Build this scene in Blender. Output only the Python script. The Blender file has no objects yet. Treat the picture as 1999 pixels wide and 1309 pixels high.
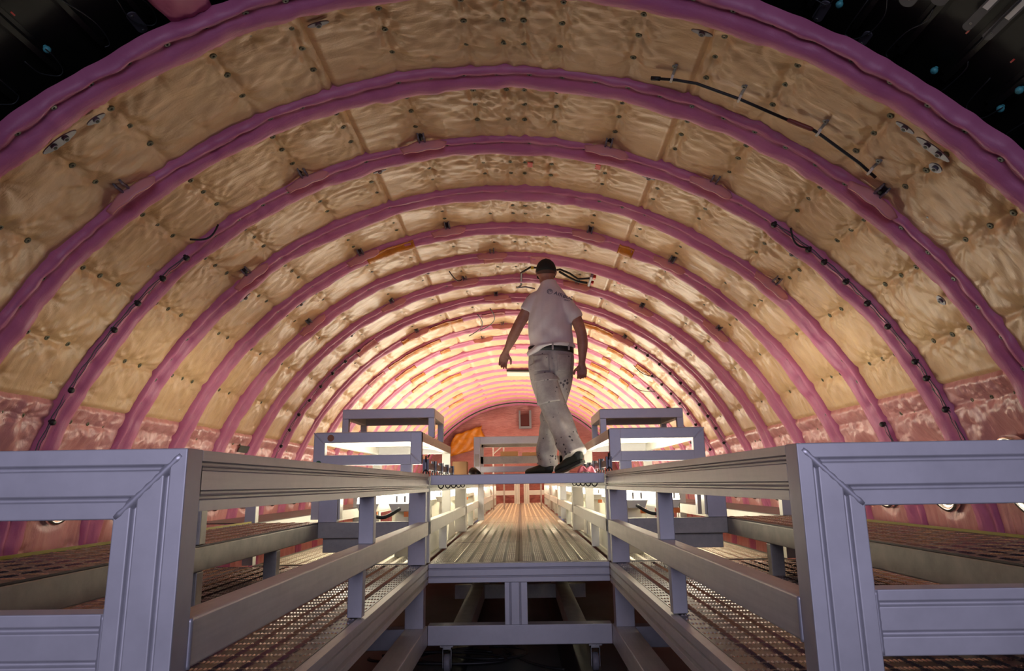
import bpy, bmesh, math, random
import numpy as np
from mathutils import Vector, Matrix
from mathutils.bvhtree import BVHTree
random.seed(7); rng = np.random.RandomState(5)
C = bpy.context.scene.collection
PI = math.pi
# ------------------------------------------------------------------ camera
F = 1339.0
f = np.array([17.5, -289.5, -F]); u = np.array([-92, 6099., -F])
f /= np.linalg.norm(f); u -= f*(u@f); u /= np.linalg.norm(u); r_ = np.cross(f, u)
M = np.array([r_, f, u])
cd = bpy.data.cameras.new('camera'); co = bpy.data.objects.new('camera', cd); C.objects.link(co)
cd.sensor_width = 36; cd.lens = 36*F/1999; cd.clip_start = 0.05; cd.clip_end = 200
co.matrix_world = Matrix([list(M[0])+[0], list(M[1])+[0], list(M[2])+[0], [0, 0, 0, 1]])
bpy.context.scene.camera = co

# ------------------------------------------------------------------ materials
def mat(name, col, rough=.5, metal=0., **k):
    m = bpy.data.materials.new(name); m.use_nodes = True
    b = m.node_tree.nodes['Principled BSDF']
    b.inputs['Base Color'].default_value = (*col, 1); b.inputs['Roughness'].default_value = rough
    b.inputs['Metallic'].default_value = metal
    for kk, v in k.items():
        b.inputs[kk.replace('_', ' ')].default_value = v
    return m
class NT:
    def __init__(s, m): s.t = m.node_tree; s.b = s.t.nodes['Principled BSDF']
    def n(s, ty, **k):
        x = s.t.nodes.new(ty)
        for a, v in k.items(): setattr(x, a, v)
        return x
    def l(s, a, b): s.t.links.new(a, b)
    def math(s, op, a, b=None, c=None):
        x = s.n('ShaderNodeMath', operation=op)
        for i, v in enumerate((a, b, c)):
            if v is None: continue
            if isinstance(v, (int, float)): x.inputs[i].default_value = v
            else: s.l(v, x.inputs[i])
        return x.outputs[0]
    def coord(s, kind, scale=(1, 1, 1), rot=(0, 0, 0)):
        t = s.n('ShaderNodeTexCoord'); mp = s.n('ShaderNodeMapping')
        mp.inputs['Scale'].default_value = scale; mp.inputs['Rotation'].default_value = rot
        s.l(t.outputs[kind], mp.inputs[0]); return mp.outputs[0]
    def noise(s, vec, sc, det=3, rough=.55, dist=0):
        x = s.n('ShaderNodeTexNoise'); x.inputs['Scale'].default_value = sc; x.inputs['Detail'].default_value = det
        x.inputs['Roughness'].default_value = rough; x.inputs['Distortion'].default_value = dist
        s.l(vec, x.inputs['Vector']); return x.outputs['Fac']
    def ramp(s, fac, stops):
        x = s.n('ShaderNodeValToRGB'); e = x.color_ramp.elements
        e[0].position = stops[0][0]; e[0].color = (*stops[0][1], 1); e[1].position = stops[1][0]; e[1].color = (*stops[1][1], 1)
        for p, c in stops[2:]:
            q = e.new(p); q.color = (*c, 1)
        s.l(fac, x.inputs[0]); return x.outputs[0]
    def bump(s, h, dist=.002, stren=1., prev=None):
        x = s.n('ShaderNodeBump'); x.inputs['Distance'].default_value = dist; x.inputs['Strength'].default_value = stren
        s.l(h, x.inputs['Height'])
        if prev: s.l(prev, x.inputs['Normal'])
        return x.outputs[0]

def film(name, c1, c2, rough=.42, dist=.006, coat=.25):
    m = mat(name, c1, rough); t = NT(m)
    t.b.inputs['Coat Weight'].default_value = coat; t.b.inputs['Coat Roughness'].default_value = .3
    uv = t.coord('UV', (1, 1, 1)); uvl = t.coord('UV', (2.2, 9, 1)); fine = t.coord('UV', (12, 30, 1))
    n1 = t.noise(uvl, 2.2, 5, .6, .5); n2 = t.noise(fine, 2.0, 4, .6, .8); n3 = t.noise(uv, 90, 2, .5)
    b = t.bump(n1, dist*1.0, 1.); b = t.bump(n2, dist*.28, .7, b); b = t.bump(n3, .0012, .5, b)
    t.l(b, t.b.inputs['Normal'])
    mix = t.math('ADD', t.math('MULTIPLY', n1, .5), t.math('MULTIPLY', t.noise(uv, 5, 4), .5))
    t.l(t.ramp(mix, [(.30, c1), (.70, c2)]), t.b.inputs['Base Color'])
    return m
M_yel = film('cream_film', (.64, .39, .205), (.82, .56, .285))
M_pink = film('magenta_film', (.53, .135, .27), (.67, .215, .375), .5, .004, .15)
M_rose = film('rose_film', (.60, .25, .25), (.78, .38, .37), .35, .010, .5)
M_tape = film('amber_tape', (.46, .13, .001), (.74, .26, .004), .4, .004, .2)
M_cuff = mat('cuff_film', (.78, .36, .36), .45)
M_rosepatch = mat('rose_patch', (.68, .27, .27), .5)

def metal_mat(name, col, rough=.42, metal=.75, axis=(1, 1, 1), dirt=.35):
    m = mat(name, col, rough, metal); t = NT(m)
    v = t.coord('Object', axis)
    n = t.noise(v, 3, 5, .65); n2 = t.noise(t.coord('Object', (1, 1, 1)), 14, 5, .7)
    mx = t.math('ADD', t.math('MULTIPLY', n, .6), t.math('MULTIPLY', n2, .4))
    d = tuple(c*(1-dirt) for c in col)
    t.l(t.ramp(mx, [(.3, d), (.65, col)]), t.b.inputs['Base Color'])
    t.l(t.math('ADD', t.math('MULTIPLY', mx, .25), rough-.12), t.b.inputs['Roughness'])
    t.l(t.bump(t.noise(t.coord('Object', axis), 8, 3), .0002, .4), t.b.inputs['Normal'])
    return m
M_al = metal_mat('brushed_aluminium', (.82, .80, .74), .46, .35, (18, .7, 18), .25)
M_alx = metal_mat('brushed_aluminium_cross', (.60, .60, .63), .5, .45, (3, 3, 3), .16)
M_galv = metal_mat('galvanised', (.50, .48, .42), .5, .6, (3, 3, 3), .4)
M_steel = mat('bright_steel', (.75, .75, .75), .18, 1.)
M_weld = mat('weld_bead', (.58, .58, .62), .4, .6)
M_dark = mat('black_rubber', (.012, .012, .013), .5)
M_grey = mat('grey_metal', (.22, .22, .25), .45, .5)
M_btn = mat('olive_washer', (.14, .135, .07), .45)
M_btng = mat('grey_washer', (.25, .26, .22), .45, .2)
M_hole = mat('washer_centre', (.03, .03, .02), .6)
M_white = mat('white_plastic', (.80, .80, .76), .4)
M_ivory = mat('ivory_enamel', (.74, .72, .62), .4)
M_red = mat('red_film', (.75, .03, .02), .4)
M_orange = mat('orange_plastic', (.85, .22, .03), .4)
M_green = mat('green_sticker', (.03, .16, .05), .5)
M_brown = mat('brown_sticker', (.42, .16, .06), .5)
M_card = mat('cardboard', (.50, .28, .13), .8)
M_dull = mat('dull_rail', (.42, .34, .30), .5)
M_wood = mat('pale_wood', (.70, .42, .18), .6)
M_yelstrip = mat('yellow_tape', (.55, .48, .02), .4)
M_cyan = mat('cyan_plug', (.10, .48, .50), .4)
M_wire = mat('grey_wire', (.09, .11, .11), .5)
M_wired = mat('dull_wire', (.035, .042, .042), .5); M_strap = mat('strap_grey', (.05, .05, .065), .45, .3)
M_sleeve = mat('rust_sleeve', (.20, .045, .03), .5)
M_conc = mat('dark_concrete', (.075, .08, .075), .5)
t = NT(M_conc); t.l(t.ramp(t.noise(t.coord('Object'), 2, 5), [(.35, (.05, .055, .05)), (.7, (.10, .11, .10))]), t.b.inputs['Base Color'])

M_chk = metal_mat('checker_plate', (.30, .28, .235), .42, .6, (2, 2, 2), .3); M_bar = mat('worn_glint_tread_bar', (.74, .71, .62), .28, .7); M_bard = mat('shade_tread_bar', (.42, .37, .37), .2, .85)  # polished bars: reflected glints put into their paler colour, shaded copy for side decks
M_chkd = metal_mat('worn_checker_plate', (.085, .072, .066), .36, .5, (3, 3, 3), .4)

M_tube = bpy.data.materials.new('lamp_tube'); M_tube.use_nodes = True
b = M_tube.node_tree.nodes['Principled BSDF']; b.inputs['Emission Color'].default_value = (1, .90, .72, 1); b.inputs['Emission Strength'].default_value = 15
b.inputs['Base Color'].default_value = (.9, .9, .85, 1)

# ------------------------------------------------------------------ object helpers
ORG = {}
def tag(o, label=None, cat=None, group=None, kind=None):
    if label: o['label'] = label
    if cat: o['category'] = cat
    if group: o['group'] = group
    if kind: o['kind'] = kind
    return o
def worg(p):
    return ORG.get(p.name, Vector((0, 0, 0))) if p else Vector((0, 0, 0))
def empty(name, loc, label, cat, group=None, kind=None):
    o = bpy.data.objects.new(name, None); o.location = loc; o.empty_display_size = .1; C.objects.link(o)
    ORG[o.name] = Vector(loc); tag(o, label, cat, group, kind); return o
def mk(name, V, Fc, m, parent=None, smooth=False, uv=None, org=None, mats=None, fm=None):
    V = np.asarray(V, float)
    if org is None: org = Vector((V[:, 0].mean(), V[:, 1].mean(), V[:, 2].min()))
    else: org = Vector(org)
    me = bpy.data.meshes.new(name); me.from_pydata((V-np.array(org)).tolist(), [], [list(q) for q in Fc])
    me.materials.append(m)
    for mm in (mats or []): me.materials.append(mm)
    if fm is not None: me.polygons.foreach_set('material_index', fm)
    if smooth: me.polygons.foreach_set('use_smooth', [True]*len(me.polygons))
    if uv is not None:
        l = me.uv_layers.new(name='UVMap'); vi = np.empty(len(me.loops), int); me.loops.foreach_get('vertex_index', vi)
        l.data.foreach_set('uv', np.asarray(uv)[vi].ravel())
    me.update()
    o = bpy.data.objects.new(name, me); C.objects.link(o)
    if parent: o.parent = parent
    o.location = org-worg(parent); ORG[o.name] = org
    return o
def dup(o, loc, parent=None, rot=None):
    c = o.copy(); C.objects.link(c)
    if 'label' in c: del c['label']
    if parent: c.parent = parent
    c.location = Vector(loc)-worg(parent); ORG[c.name] = Vector(loc)
    if rot is not None: c.rotation_euler = rot
    return c
def bevel(o, w=.003, seg=2):
    md = o.modifiers.new('bevel', 'BEVEL'); md.width = w; md.segments = seg; md.limit_method = 'ANGLE'; md.angle_limit = .6
    md.harden_normals = False
    return o
def catmull(P, m=6):
    P = np.asarray(P, float); Q = np.vstack([2*P[0]-P[1], P, 2*P[-1]-P[-2]]); out = []
    for i in range(1, len(Q)-2):
        for t_ in np.linspace(0, 1, m, endpoint=False):
            a, b_, c, d = Q[i-1:i+3]
            out.append(.5*((2*b_)+(-a+c)*t_+(2*a-5*b_+4*c-d)*t_**2+(-a+3*b_-3*c+d)*t_**3))
    out.append(P[-1]); return np.array(out)
class MB:
    def __init__(s): s.V = []; s.F = []; s.fm = []
    def add(s, V, Fc, mi=0):
        n = len(s.V); s.V += [tuple(v) for v in V]; s.F += [[i+n for i in q] for q in Fc]; s.fm += [mi]*len(Fc); return s
    def box(s, x0, x1, y0, y1, z0, z1, mi=0):
        x0, x1 = sorted((x0, x1)); y0, y1 = sorted((y0, y1)); z0, z1 = sorted((z0, z1))
        return s.add([(x0,y0,z0),(x1,y0,z0),(x1,y1,z0),(x0,y1,z0),(x0,y0,z1),(x1,y0,z1),(x1,y1,z1),(x0,y1,z1)],
                     [(0,3,2,1),(4,5,6,7),(0,1,5,4),(1,2,6,5),(2,3,7,6),(3,0,4,7)], mi)
    def tube(s, P, r, n=8, mi=0, closed=False):
        P = [Vector(p) for p in P]; k = len(P); R = r if hasattr(r, '__len__') else [r]*k
        up = Vector((0, 0, 1)); V = []
        for i, p in enumerate(P):
            d = (P[min(i+1, k-1)]-P[max(i-1, 0)]).normalized()
            a = d.cross(up)
            if a.length < .2: a = d.cross(Vector((0, 1, 0)))
            a.normalize(); b = a.cross(d)
            V += [p+(a*math.cos(2*PI*j/n)+b*math.sin(2*PI*j/n))*R[i] for j in range(n)]
        Fc = [(i*n+j, i*n+(j+1) % n, (i+1)*n+(j+1) % n, (i+1)*n+j) for i in range(k-1) for j in range(n)]
        Fc += [tuple(range(n-1, -1, -1)), tuple((k-1)*n+j for j in range(n))]
        return s.add(V, Fc, mi)
    def prism(s, poly, axis, a0, a1, mi=0):
        # poly: 2D points; axis 'x': (y,z) , 'y': (x,z), 'z': (x,y)
        def p3(q, a): return {'x': (a, q[0], q[1]), 'y': (q[0], a, q[1]), 'z': (q[0], q[1], a)}[axis]
        n = len(poly); V = [p3(q, a0) for q in poly]+[p3(q, a1) for q in poly]
        return s.add(V, [tuple(range(n))[::-1], tuple(range(n, 2*n))]+[(i, (i+1) % n, (i+1) % n+n, i+n) for i in range(n)], mi)
    def build(s, name, m, parent=None, smooth=False, bv=0, org=None, mats=None):
        o = mk(name, s.V, s.F, m, parent, smooth, None, org, mats, s.fm if mats else None)
        bm = bmesh.new(); bm.from_mesh(o.data); bmesh.ops.recalc_face_normals(bm, faces=bm.faces); bm.to_mesh(o.data); bm.free()
        if bv: bevel(o, bv)
        return o
def groove_profile(w, h, gr=(.28, .72), gw=.0085, gd=.009):
    """rectangle w (across) x h (depth) with grooves on both wide faces"""
    P = [(0, 0)]
    for g in gr: P += [(g*w-gw/2, 0), (g*w-gw/4, gd), (g*w+gw/4, gd), (g*w+gw/2, 0)]
    P += [(w, 0), (w, h)]
    for g in reversed(gr): P += [(g*w+gw/2, h), (g*w+gw/4, h-gd), (g*w-gw/4, h-gd), (g*w-gw/2, h)]
    P += [(0, h)]
    return P
def tread(name, x0, x1, y0, y1, z0, z1, m, parent, m2, c=.048):
    """checker plate: slab with rows of raised bars in alternating directions"""
    x0, x1 = sorted((x0, x1)); rad = .7071
    n = int(2*max(x1-x0, y1-y0)/c)+4; xm, ym = (x0+x1)/2, (y0+y1)/2
    I, J = np.meshgrid(np.arange(-n, n), np.arange(-n, n), indexing='ij'); I = I.ravel(); J = J.ravel()
    X = (I+J+1)*c*rad+round(xm/(c*rad))*c*rad*0+xm; Y = (I-J)*c*rad+ym
    k = (X > x0+.02) & (X < x1-.02) & (Y > y0+.02) & (Y < y1-.02); X, Y, par = X[k], Y[k], ((I+J) % 2)[k]
    L, Wd, H = .0145, .0042, .0026
    T = np.array([(-L, 0, 0), (-L*.5, -Wd, 0), (L*.5, -Wd, 0), (L, 0, 0), (L*.5, Wd, 0), (-L*.5, Wd, 0), (-L*.45, 0, H), (L*.45, 0, H)])
    TF = [(0, 1, 6), (1, 2, 7, 6), (2, 3, 7), (3, 4, 7), (4, 5, 6, 7), (5, 0, 6)]
    V = []; 
    for q in range(-2, 3):
        off = q*.0112
        a = np.where(par[:, None] == 0, T[None, :, 0], T[None, :, 1]+off); b_ = np.where(par[:, None] == 0, T[None, :, 1]+off, T[None, :, 0])
        sgn = np.where(par == 0, 1, 1)
        V.append(np.stack([X[:, None]+a, Y[:, None]+b_, z1+T[None, :, 2]+0*a], -1).reshape(-1, 3))
    V = np.concatenate(V) if V else np.zeros((0, 3)); nb_ = len(V)//8
    box = np.array([(x0,y0,z0),(x1,y0,z0),(x1,y1,z0),(x0,y1,z0),(x0,y0,z1),(x1,y0,z1),(x1,y1,z1),(x0,y1,z1)])
    BF = [(0,3,2,1),(4,5,6,7),(0,1,5,4),(1,2,6,5),(2,3,7,6),(3,0,4,7)]
    faces = [tuple(q) for q in BF]; fm = [0]*6
    for i in range(nb_):
        o_ = 8+i*8
        for q in TF: faces.append(tuple(v+o_ for v in q))
    fm += [1]*(6*nb_)
    return mk(name, np.vstack([box, V]), faces, m, parent, False, None, None, [m2], fm)
def ybeam(mb, xin, side, zlo, zhi, y0, y1, th=.06, gr=(.28, .72)):
    """grooved beam along Y, inner face at xin, going outwards (side=-1 left)"""
    P = groove_profile(zhi-zlo, th, gr); poly = [(xin+side*q[1], zlo+q[0]) for q in P]
    mb.prism(poly, 'y', y0, y1)
def xbeam(mb, x0, x1, zlo, zhi, y, th=.06, gr=(.28, .72)):
    P = groove_profile(zhi-zlo, th, gr); poly = [(y+q[1], zlo+q[0]) for q in P]
    mb.prism(poly, 'x', x0, x1)
def zbeam(mb, x0, x1, z0, z1, y, th=.06, gr=(.28, .72)):
    P = groove_profile(x1-x0, th, gr); poly = [(x0+q[0], y+q[1]) for q in P]
    mb.prism(poly, 'z', z0, z1)

# ------------------------------------------------------------------ fuselage shell
CZ = -.695; R = 2.895; RP = .7467; TC = 2.9
def cx(Y): return -.18+.01*np.asarray(Y)
def cylp(th, Y, r):
    a = np.radians(th); return np.stack([cx(Y)+r*np.sin(a), np.asarray(Y)+0*a, CZ+r*np.cos(a)], -1)
def ribY(k): return 3.265+RP*(k-2)
ORD = ['', 'first', 'second', 'third', 'fourth', 'fifth', 'sixth', 'seventh', 'eighth', 'ninth', 'tenth', 'eleventh', 'twelfth', 'thirteenth', 'fourteenth',
       'fifteenth', 'sixteenth', 'seventeenth', 'eighteenth', 'nineteenth', 'twentieth', 'twenty-first', 'twenty-second', 'twenty-third', 'twenty-fourth']
NR = 23
def grid(th, Y, r):
    TH, YY = np.meshgrid(th, Y, indexing='ij'); P = cylp(TH, YY, r)
    n, k = TH.shape
    idx = np.arange(n*k).reshape(n, k)
    Fc = np.stack([idx[:-1, :-1], idx[1:, :-1], idx[1:, 1:], idx[:-1, 1:]], -1).reshape(-1, 4)
    UV = np.stack([np.radians(TH)*R+0*YY, YY], -1).reshape(-1, 2)
    return P.reshape(-1, 3), Fc, UV
_ph = rng.rand(60)*6.28
def pn(a, b, seed, n=6):
    """smooth pseudo noise from warped sines"""
    rs = np.random.RandomState(seed); o = 0
    wa = a+.35*np.sin(b*1.7+rs.rand()*6)+.2*np.sin(a*2.3+b*.9+rs.rand()*6)
    wb = b+.35*np.sin(a*1.3+rs.rand()*6)+.2*np.sin(b*2.1-a*1.1+rs.rand()*6)
    for i in range(n):
        fa, fb = rs.randn(2)*1.6; o = o+np.sin(wa*fa+wb*fb+rs.rand()*6.28)/n**.5
    return o
COLS_L = [-58.2, -49.6, -41.3, -35., -24.9, -17.4]
COLS_C = [-9.3, -1.75, 2., 4., 7.7, 15.1]
COLS_R = [22.6, 29.6, 38.7, 44.4, 51.7, 59.8]
ROWS = [.25, .40, .575]
PINS_L = [-63, -54, -46, -30, -21]; PINS_C = [-13, -5.5, 11.4]; PINS_R = [26, 34.5, 48, 56]

# washer prototypes
def washer_mesh(name, rad, m, hole):
    mb = MB(); n = 16
    prof = [(rad, 0), (rad*.96, rad*.16), (rad*.7, rad*.28), (rad*.35, rad*.24)]
    V = [(a*math.cos(2*PI*j/n), a*math.sin(2*PI*j/n), z) for a, z in prof for j in range(n)]
    Fc = [(i*n+j, i*n+(j+1) % n, (i+1)*n+(j+1) % n, (i+1)*n+j) for i in range(3) for j in range(n)]
    mb.add(V, Fc, 0); k = 3*n
    mb.add([V[k+j] for j in range(n)]+[(rad*.25*math.cos(2*PI*j/n), rad*.25*math.sin(2*PI*j/n), rad*.05) for j in range(n)],
           [(j, (j+1) % n, (j+1) % n+n, j+n) for j in range(n)]+[tuple(range(n, 2*n))], 1)
    me = bpy.data.meshes.new(name); me.from_pydata(mb.V, [], mb.F); me.materials.append(m); me.materials.append(hole)
    me.polygons.foreach_set('material_index', mb.fm); me.polygons.foreach_set('use_smooth', [True]*len(me.polygons)); return me
ME_btn = washer_mesh('washer', .0165, M_btn, M_hole); ME_btng = washer_mesh('washer', .0155, M_btng, M_hole)
ME_pin = washer_mesh('pin', .006, M_white, M_white)
def knob_mesh():
    mb = MB(); n = 14; prof = [(.010, 0), (.010, .012), (.017, .014), (.019, .026), (.013, .036), (.006, .037)]
    V = [(a*math.cos(2*PI*j/n), a*math.sin(2*PI*j/n), z) for a, z in prof for j in range(n)]
    mb.add(V, [(i*n+j, i*n+(j+1) % n, (i+1)*n+(j+1) % n, (i+1)*n+j) for i in range(5) for j in range(n)]+[tuple(range(5*n, 6*n))])
    me = bpy.data.meshes.new('clamp'); me.from_pydata(mb.V, [], mb.F); me.materials.append(M_dark); me.polygons.foreach_set('use_smooth', [True]*len(me.polygons)); return me
ME_knob = knob_mesh()
def radial(name, me, th, Y, r, parent, sc=1.):
    """small disc on the shell facing the axis"""
    o = bpy.data.objects.new(name, me); C.objects.link(o); a = math.radians(th)
    loc = Vector(cylp(np.array(th), np.array(Y), r).tolist())
    if parent: o.parent = parent
    o.location = loc-worg(parent); ORG[o.name] = loc
    o.rotation_euler = Vector((-math.sin(a), 0, -math.cos(a))).to_track_quat('Z', 'Y').to_euler(); o.scale = (sc,)*3
    return o

def blanket_height(S, Yl, btn, pins, seed, rose=False):
    h = np.full(S.shape, .030)+.006*pn(S*2.2, Yl*6, seed)
    # drapes running round the bay
    h += .0022*pn(S*2.2, Yl*22, seed+1, 7)+.0009*pn(S*5, Yl*60, seed+2, 7)
    for cc in sorted(set(b[0] for b in btn)): h -= .010*np.exp(-((S-cc)/.022)**2)
    mul = np.ones(S.shape); add = 0
    rs = np.random.RandomState(seed+9)
    for (s0, y0) in btn:
        dx = S-s0; dy = Yl-y0; d = np.sqrt(dx*dx+dy*dy)+1e-6; ph = np.arctan2(dy, dx)
        mul *= 1-.9*np.exp(-(d/.045)**1.3)
        w = np.exp(-d/.11)*(1-np.exp(-(d/.03)**2))
        add = add+w*(.0085*np.cos(11*ph+rs.rand()*6+3*np.sin(ph*2+rs.rand()*6))+.003*np.cos(19*ph+rs.rand()*6))
    for (s0, y0) in pins:
        dx = S-s0; dy = Yl-y0; d = np.sqrt(dx*dx+dy*dy)+1e-6; ph = np.arctan2(dy, dx)
        mul *= 1-.6*np.exp(-(d/.025)**1.2)
        add = add+np.exp(-d/.08)*(1-np.exp(-(d/.02)**2))*.004*np.cos(9*ph+rs.rand()*6)
    return h*mul+add

def make_panel(k, t0, t1, cols, pins, m, name, label, group, rose=False):
    y0 = ribY(k)+.05; y1 = ribY(k+1)+.06
    if k <= 3: dt, ny = .22, 52
    elif k <= 6: dt, ny = .32, 36
    elif k <= 10: dt, ny = .5, 24
    else: dt, ny = .9, 12
    th = np.linspace(t0, t1, max(8, int((t1-t0)/dt))); Y = np.linspace(y0, y1, ny)
    TH, YY = np.meshgrid(th, Y, indexing='ij'); S = np.radians(TH)*R; Yl = YY-ribY(k)
    rows = ROWS if k <= 3 else ([.32, .52] if k > 4 else [.27, .42, .58])
    if rose: rows = [.25, .42, .58]
    btn = [(math.radians(c)*R, y) for c in cols for y in rows]
    pn_ = [(math.radians(c)*R, y) for c in pins for y in (.21, .64)]
    h = blanket_height(S, Yl, btn, pn_, k*7+int(abs(t0)))
    if rose: h = h*1.15+.010*np.abs(pn(S*1.4, Yl*17, k+77, 5))-.006*np.abs(pn(S*2.0, Yl*30, k+78, 5))
    if rose:
        dp = np.sqrt((np.radians(np.abs(TH)-75)*R/.27)**2+((Yl-.41)/.20)**2); h *= np.clip((dp-.72)/.45, 0, 1)
    edge = np.minimum(TH-t0, t1-TH); h *= 1-.75*np.exp(-(edge/.35)**1.2); h += .004*np.exp(-((edge-.6)/.3)**2)
    P, Fc, UV = grid(th, Y, (R-h))
    o = mk(name, P, Fc, m, None, True, UV); tag(o, label, 'insulation blanket', group)
    if k <= 8:
        for (s, y) in btn:
            b_ = radial('fastener', ME_btn, math.degrees(s/R), ribY(k)+y, R-.006, o, 1 if not rose else .85)
    if k <= 5:
        for (s, y) in pn_: radial('pin', ME_pin, math.degrees(s/R), ribY(k)+y, R-.012, o)
    return o
def bayname(k): return '%s bay from the open end' % ORD[k]
for k in range(1, NR):
    g = None
    make_panel(k, -16.4, 21.6, COLS_C, PINS_C, M_yel, 'crown_blanket', 'cream quilted blanket over the crown of the %s' % bayname(k), 'cream blankets over the crown')
    make_panel(k, -65.2, -16.3, COLS_L, PINS_L, M_yel, 'side_blanket', 'cream quilted blanket on the left side of the %s' % bayname(k), 'cream blankets on the left side')
    make_panel(k, 21.5, 65., COLS_R, PINS_R, M_yel, 'side_blanket', 'cream quilted blanket on the right side of the %s' % bayname(k), 'cream blankets on the right side')
    make_panel(k, -96.5, -64.9, [-67.3], [-70, -83, -88], M_rose, 'lower_blanket', 'rose pink blanket at the foot of the left wall, %s' % bayname(k), 'rose blankets along the left wall', True)
    make_panel(k, 64.7, 96.5, [67.3], [70, 83, 88], M_rose, 'lower_blanket', 'rose pink blanket at the foot of the right wall, %s' % bayname(k), 'rose blankets along the right wall', True)

# ribs --------------------------------------------------------------
PROF0 = [(-.012, .0), (-.014, .030), (-.006, .052), (.008, .060), (.020, .052), (.030, .050), (.042, .068), (.060, .080), (.082, .085), (.102, .080), (.118, .066), (.130, .040), (.136, .010), (.137, -.01)]
PROF = [(a*1.1, b_*1.18) for a, b_ in PROF0]
RIBBTN = [TC+1.75+3.55*i for i in range(-19, 18)]
def rib_pts(k, th, off=0., prof=PROF):
    rs = 31+k
    TH = np.asarray(th)[:, None]; S = np.radians(TH)*R
    py = np.array([q[0] for q in prof])[None]; ph = np.array([q[1] for q in prof])[None]
    t_ = np.linspace(0, 1, len(prof))[None]
    wob = (1 if k <= 8 else (.8 if k <= 12 else .62))*(1+.07*pn(S*3, S*0+t_*2, rs)+.05*pn(S*9, t_*3, rs+3))
    hh = ph*wob
    dy = py+.006*pn(S*4, t_*2, rs+5)+.0045*pn(S*14, t_*4+0*S, rs+6)
    # ragged far edge
    rag = np.clip((t_-.6)/.2, 0, 1); dy = dy+rag*.004*pn(S*60, S*0+t_, rs+8, 9)
    if True:
        for b_ in RIBBTN:
            d = np.exp(-((S-math.radians(b_)*R)/.03)**2)
            hh = hh-.012*d*np.exp(-((t_-.36)/.12)**2)
    return TH, ribY(k)+dy, R-hh-off*(t_ > 0)
def make_rib(k):
    dt = .25 if k <= 4 else (.4 if k <= 8 else .8)
    th = np.linspace(-96.5, 96.5, int(193/dt)); TH, YY, RR = rib_pts(k, th)
    TH = TH+0*YY; P = cylp(TH, YY, RR).reshape(-1, 3); n, m_ = TH.shape; idx = np.arange(n*m_).reshape(n, m_)
    Fc = np.stack([idx[:-1, :-1], idx[1:, :-1], idx[1:, 1:], idx[:-1, 1:]], -1).reshape(-1, 4)
    UV = np.stack([np.radians(TH)*R, YY*1.5], -1).reshape(-1, 2)
    o = mk('rib_blanket', P, Fc, M_pink, None, True, UV)
    lab = 'magenta pink padded arch over the %s frame from the open end' % ORD[k]
    tag(o, lab, 'insulation blanket', 'pink padded arches')
    if k <= 8:
        for b_ in RIBBTN:
            if -70 < b_ < 70: radial('fastener', ME_btng, b_, ribY(k)+.026, R-.054, o, .9)
    return o
RIBS = [None]+[make_rib(k) for k in range(1, NR+1)]
def patch_on_rib(k, t0, t1, m, name, label, cat, group=None, off=.005, s0=2, s1=13):
    th = np.linspace(t0, t1, max(6, int((t1-t0)/.3))); TH, YY, RR = rib_pts(k, th, off if k < 8 else .010)
    TH = (TH+0*YY)[:, s0:s1]; YY = YY[:, s0:s1]+.004*np.sin(np.linspace(0, 9, len(th)))[:, None]; RR = RR[:, s0:s1]-.003*pn(TH*3, YY*60, k)
    n, m_ = TH.shape; idx = np.arange(n*m_).reshape(n, m_); P = cylp(TH, YY, RR).reshape(-1, 3)
    Fc = np.stack([idx[:-1, :-1], idx[1:, :-1], idx[1:, 1:], idx[:-1, 1:]], -1).reshape(-1, 4)
    o = mk(name, P, Fc, m, None, True, np.stack([np.radians(TH)*R*1.5, YY*2], -1).reshape(-1, 2)); tag(o, label, cat, group)
    md = o.modifiers.new('thick', 'SOLIDIFY'); md.thickness = .002; md.offset = 0
    return o
for (k, a, b_, w) in [(5, -24.1, -15.5, 'large amber tape patch left of the crown on the fifth arch'), (5, 20.5, 23.2, 'small amber tape square right of the crown on the fifth arch'),
    (9, -29.3, -12.6, 'long amber tape strip on the left of the ninth arch'), (10, -36.9, -20.5, 'longest amber tape strip on the left of the tenth arch'),
    (9, 12, 32.4, 'long amber tape strip right of the worker on the ninth arch'), (10, 27.6, 32.6, 'amber tape patch on the right of the tenth arch'), (10, 36.8, 41.5, 'lower amber tape patch on the right of the tenth arch'),
    (11, 27.8, 30.5, 'small amber tape patch on the right of the eleventh arch'), (11, 34, 38.5, 'amber tape patch low on the right of the eleventh arch'),
    (12, 25.5, 32, 'amber tape patch on the right of the twelfth arch'), (12, 36, 39.5, 'amber tape patch low on the right of the twelfth arch'),
    (13, 25, 33, 'amber tape patch on the right of the thirteenth arch'), (14, 25, 33.5, 'amber tape patch on the right of the fourteenth arch'), (14, 35.5, 40, 'amber tape patch low on the right of the fourteenth arch'),
    (11, -22.5, -19.5, 'small amber tape patch on the left of the eleventh arch'), (11, -38.2, -31, 'amber tape patch low on the left of the eleventh arch'), (12, -35.5, -30.4, 'amber tape patch on the left of the twelfth arch'),
    (13, -29, -23, 'amber tape patch on the left of the thirteenth arch'), (13, -38, -32, 'amber tape patch low on the left of the thirteenth arch'), (14, -28.5, -20.5, 'amber tape patch on the left of the fourteenth arch'),
    (15, -35.6, -30.2, 'amber tape patch on the left of the fifteenth arch'), (17, -29, -24.5, 'amber tape patch on the left of the seventeenth arch'), (18, -33, -25.5, 'amber tape patch on the left of the eighteenth arch'),
    (16, 25, 33, 'amber tape patch on the right of the sixteenth arch'), (17, 29, 40, 'amber tape patch on the right of the seventeenth arch'), (19, 30, 37, 'amber tape patch on the right of the nineteenth arch')]:
    patch_on_rib(k, a, b_, M_tape, 'tape_patch', w, 'tape', 'amber tape patches on the arches')
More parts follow.
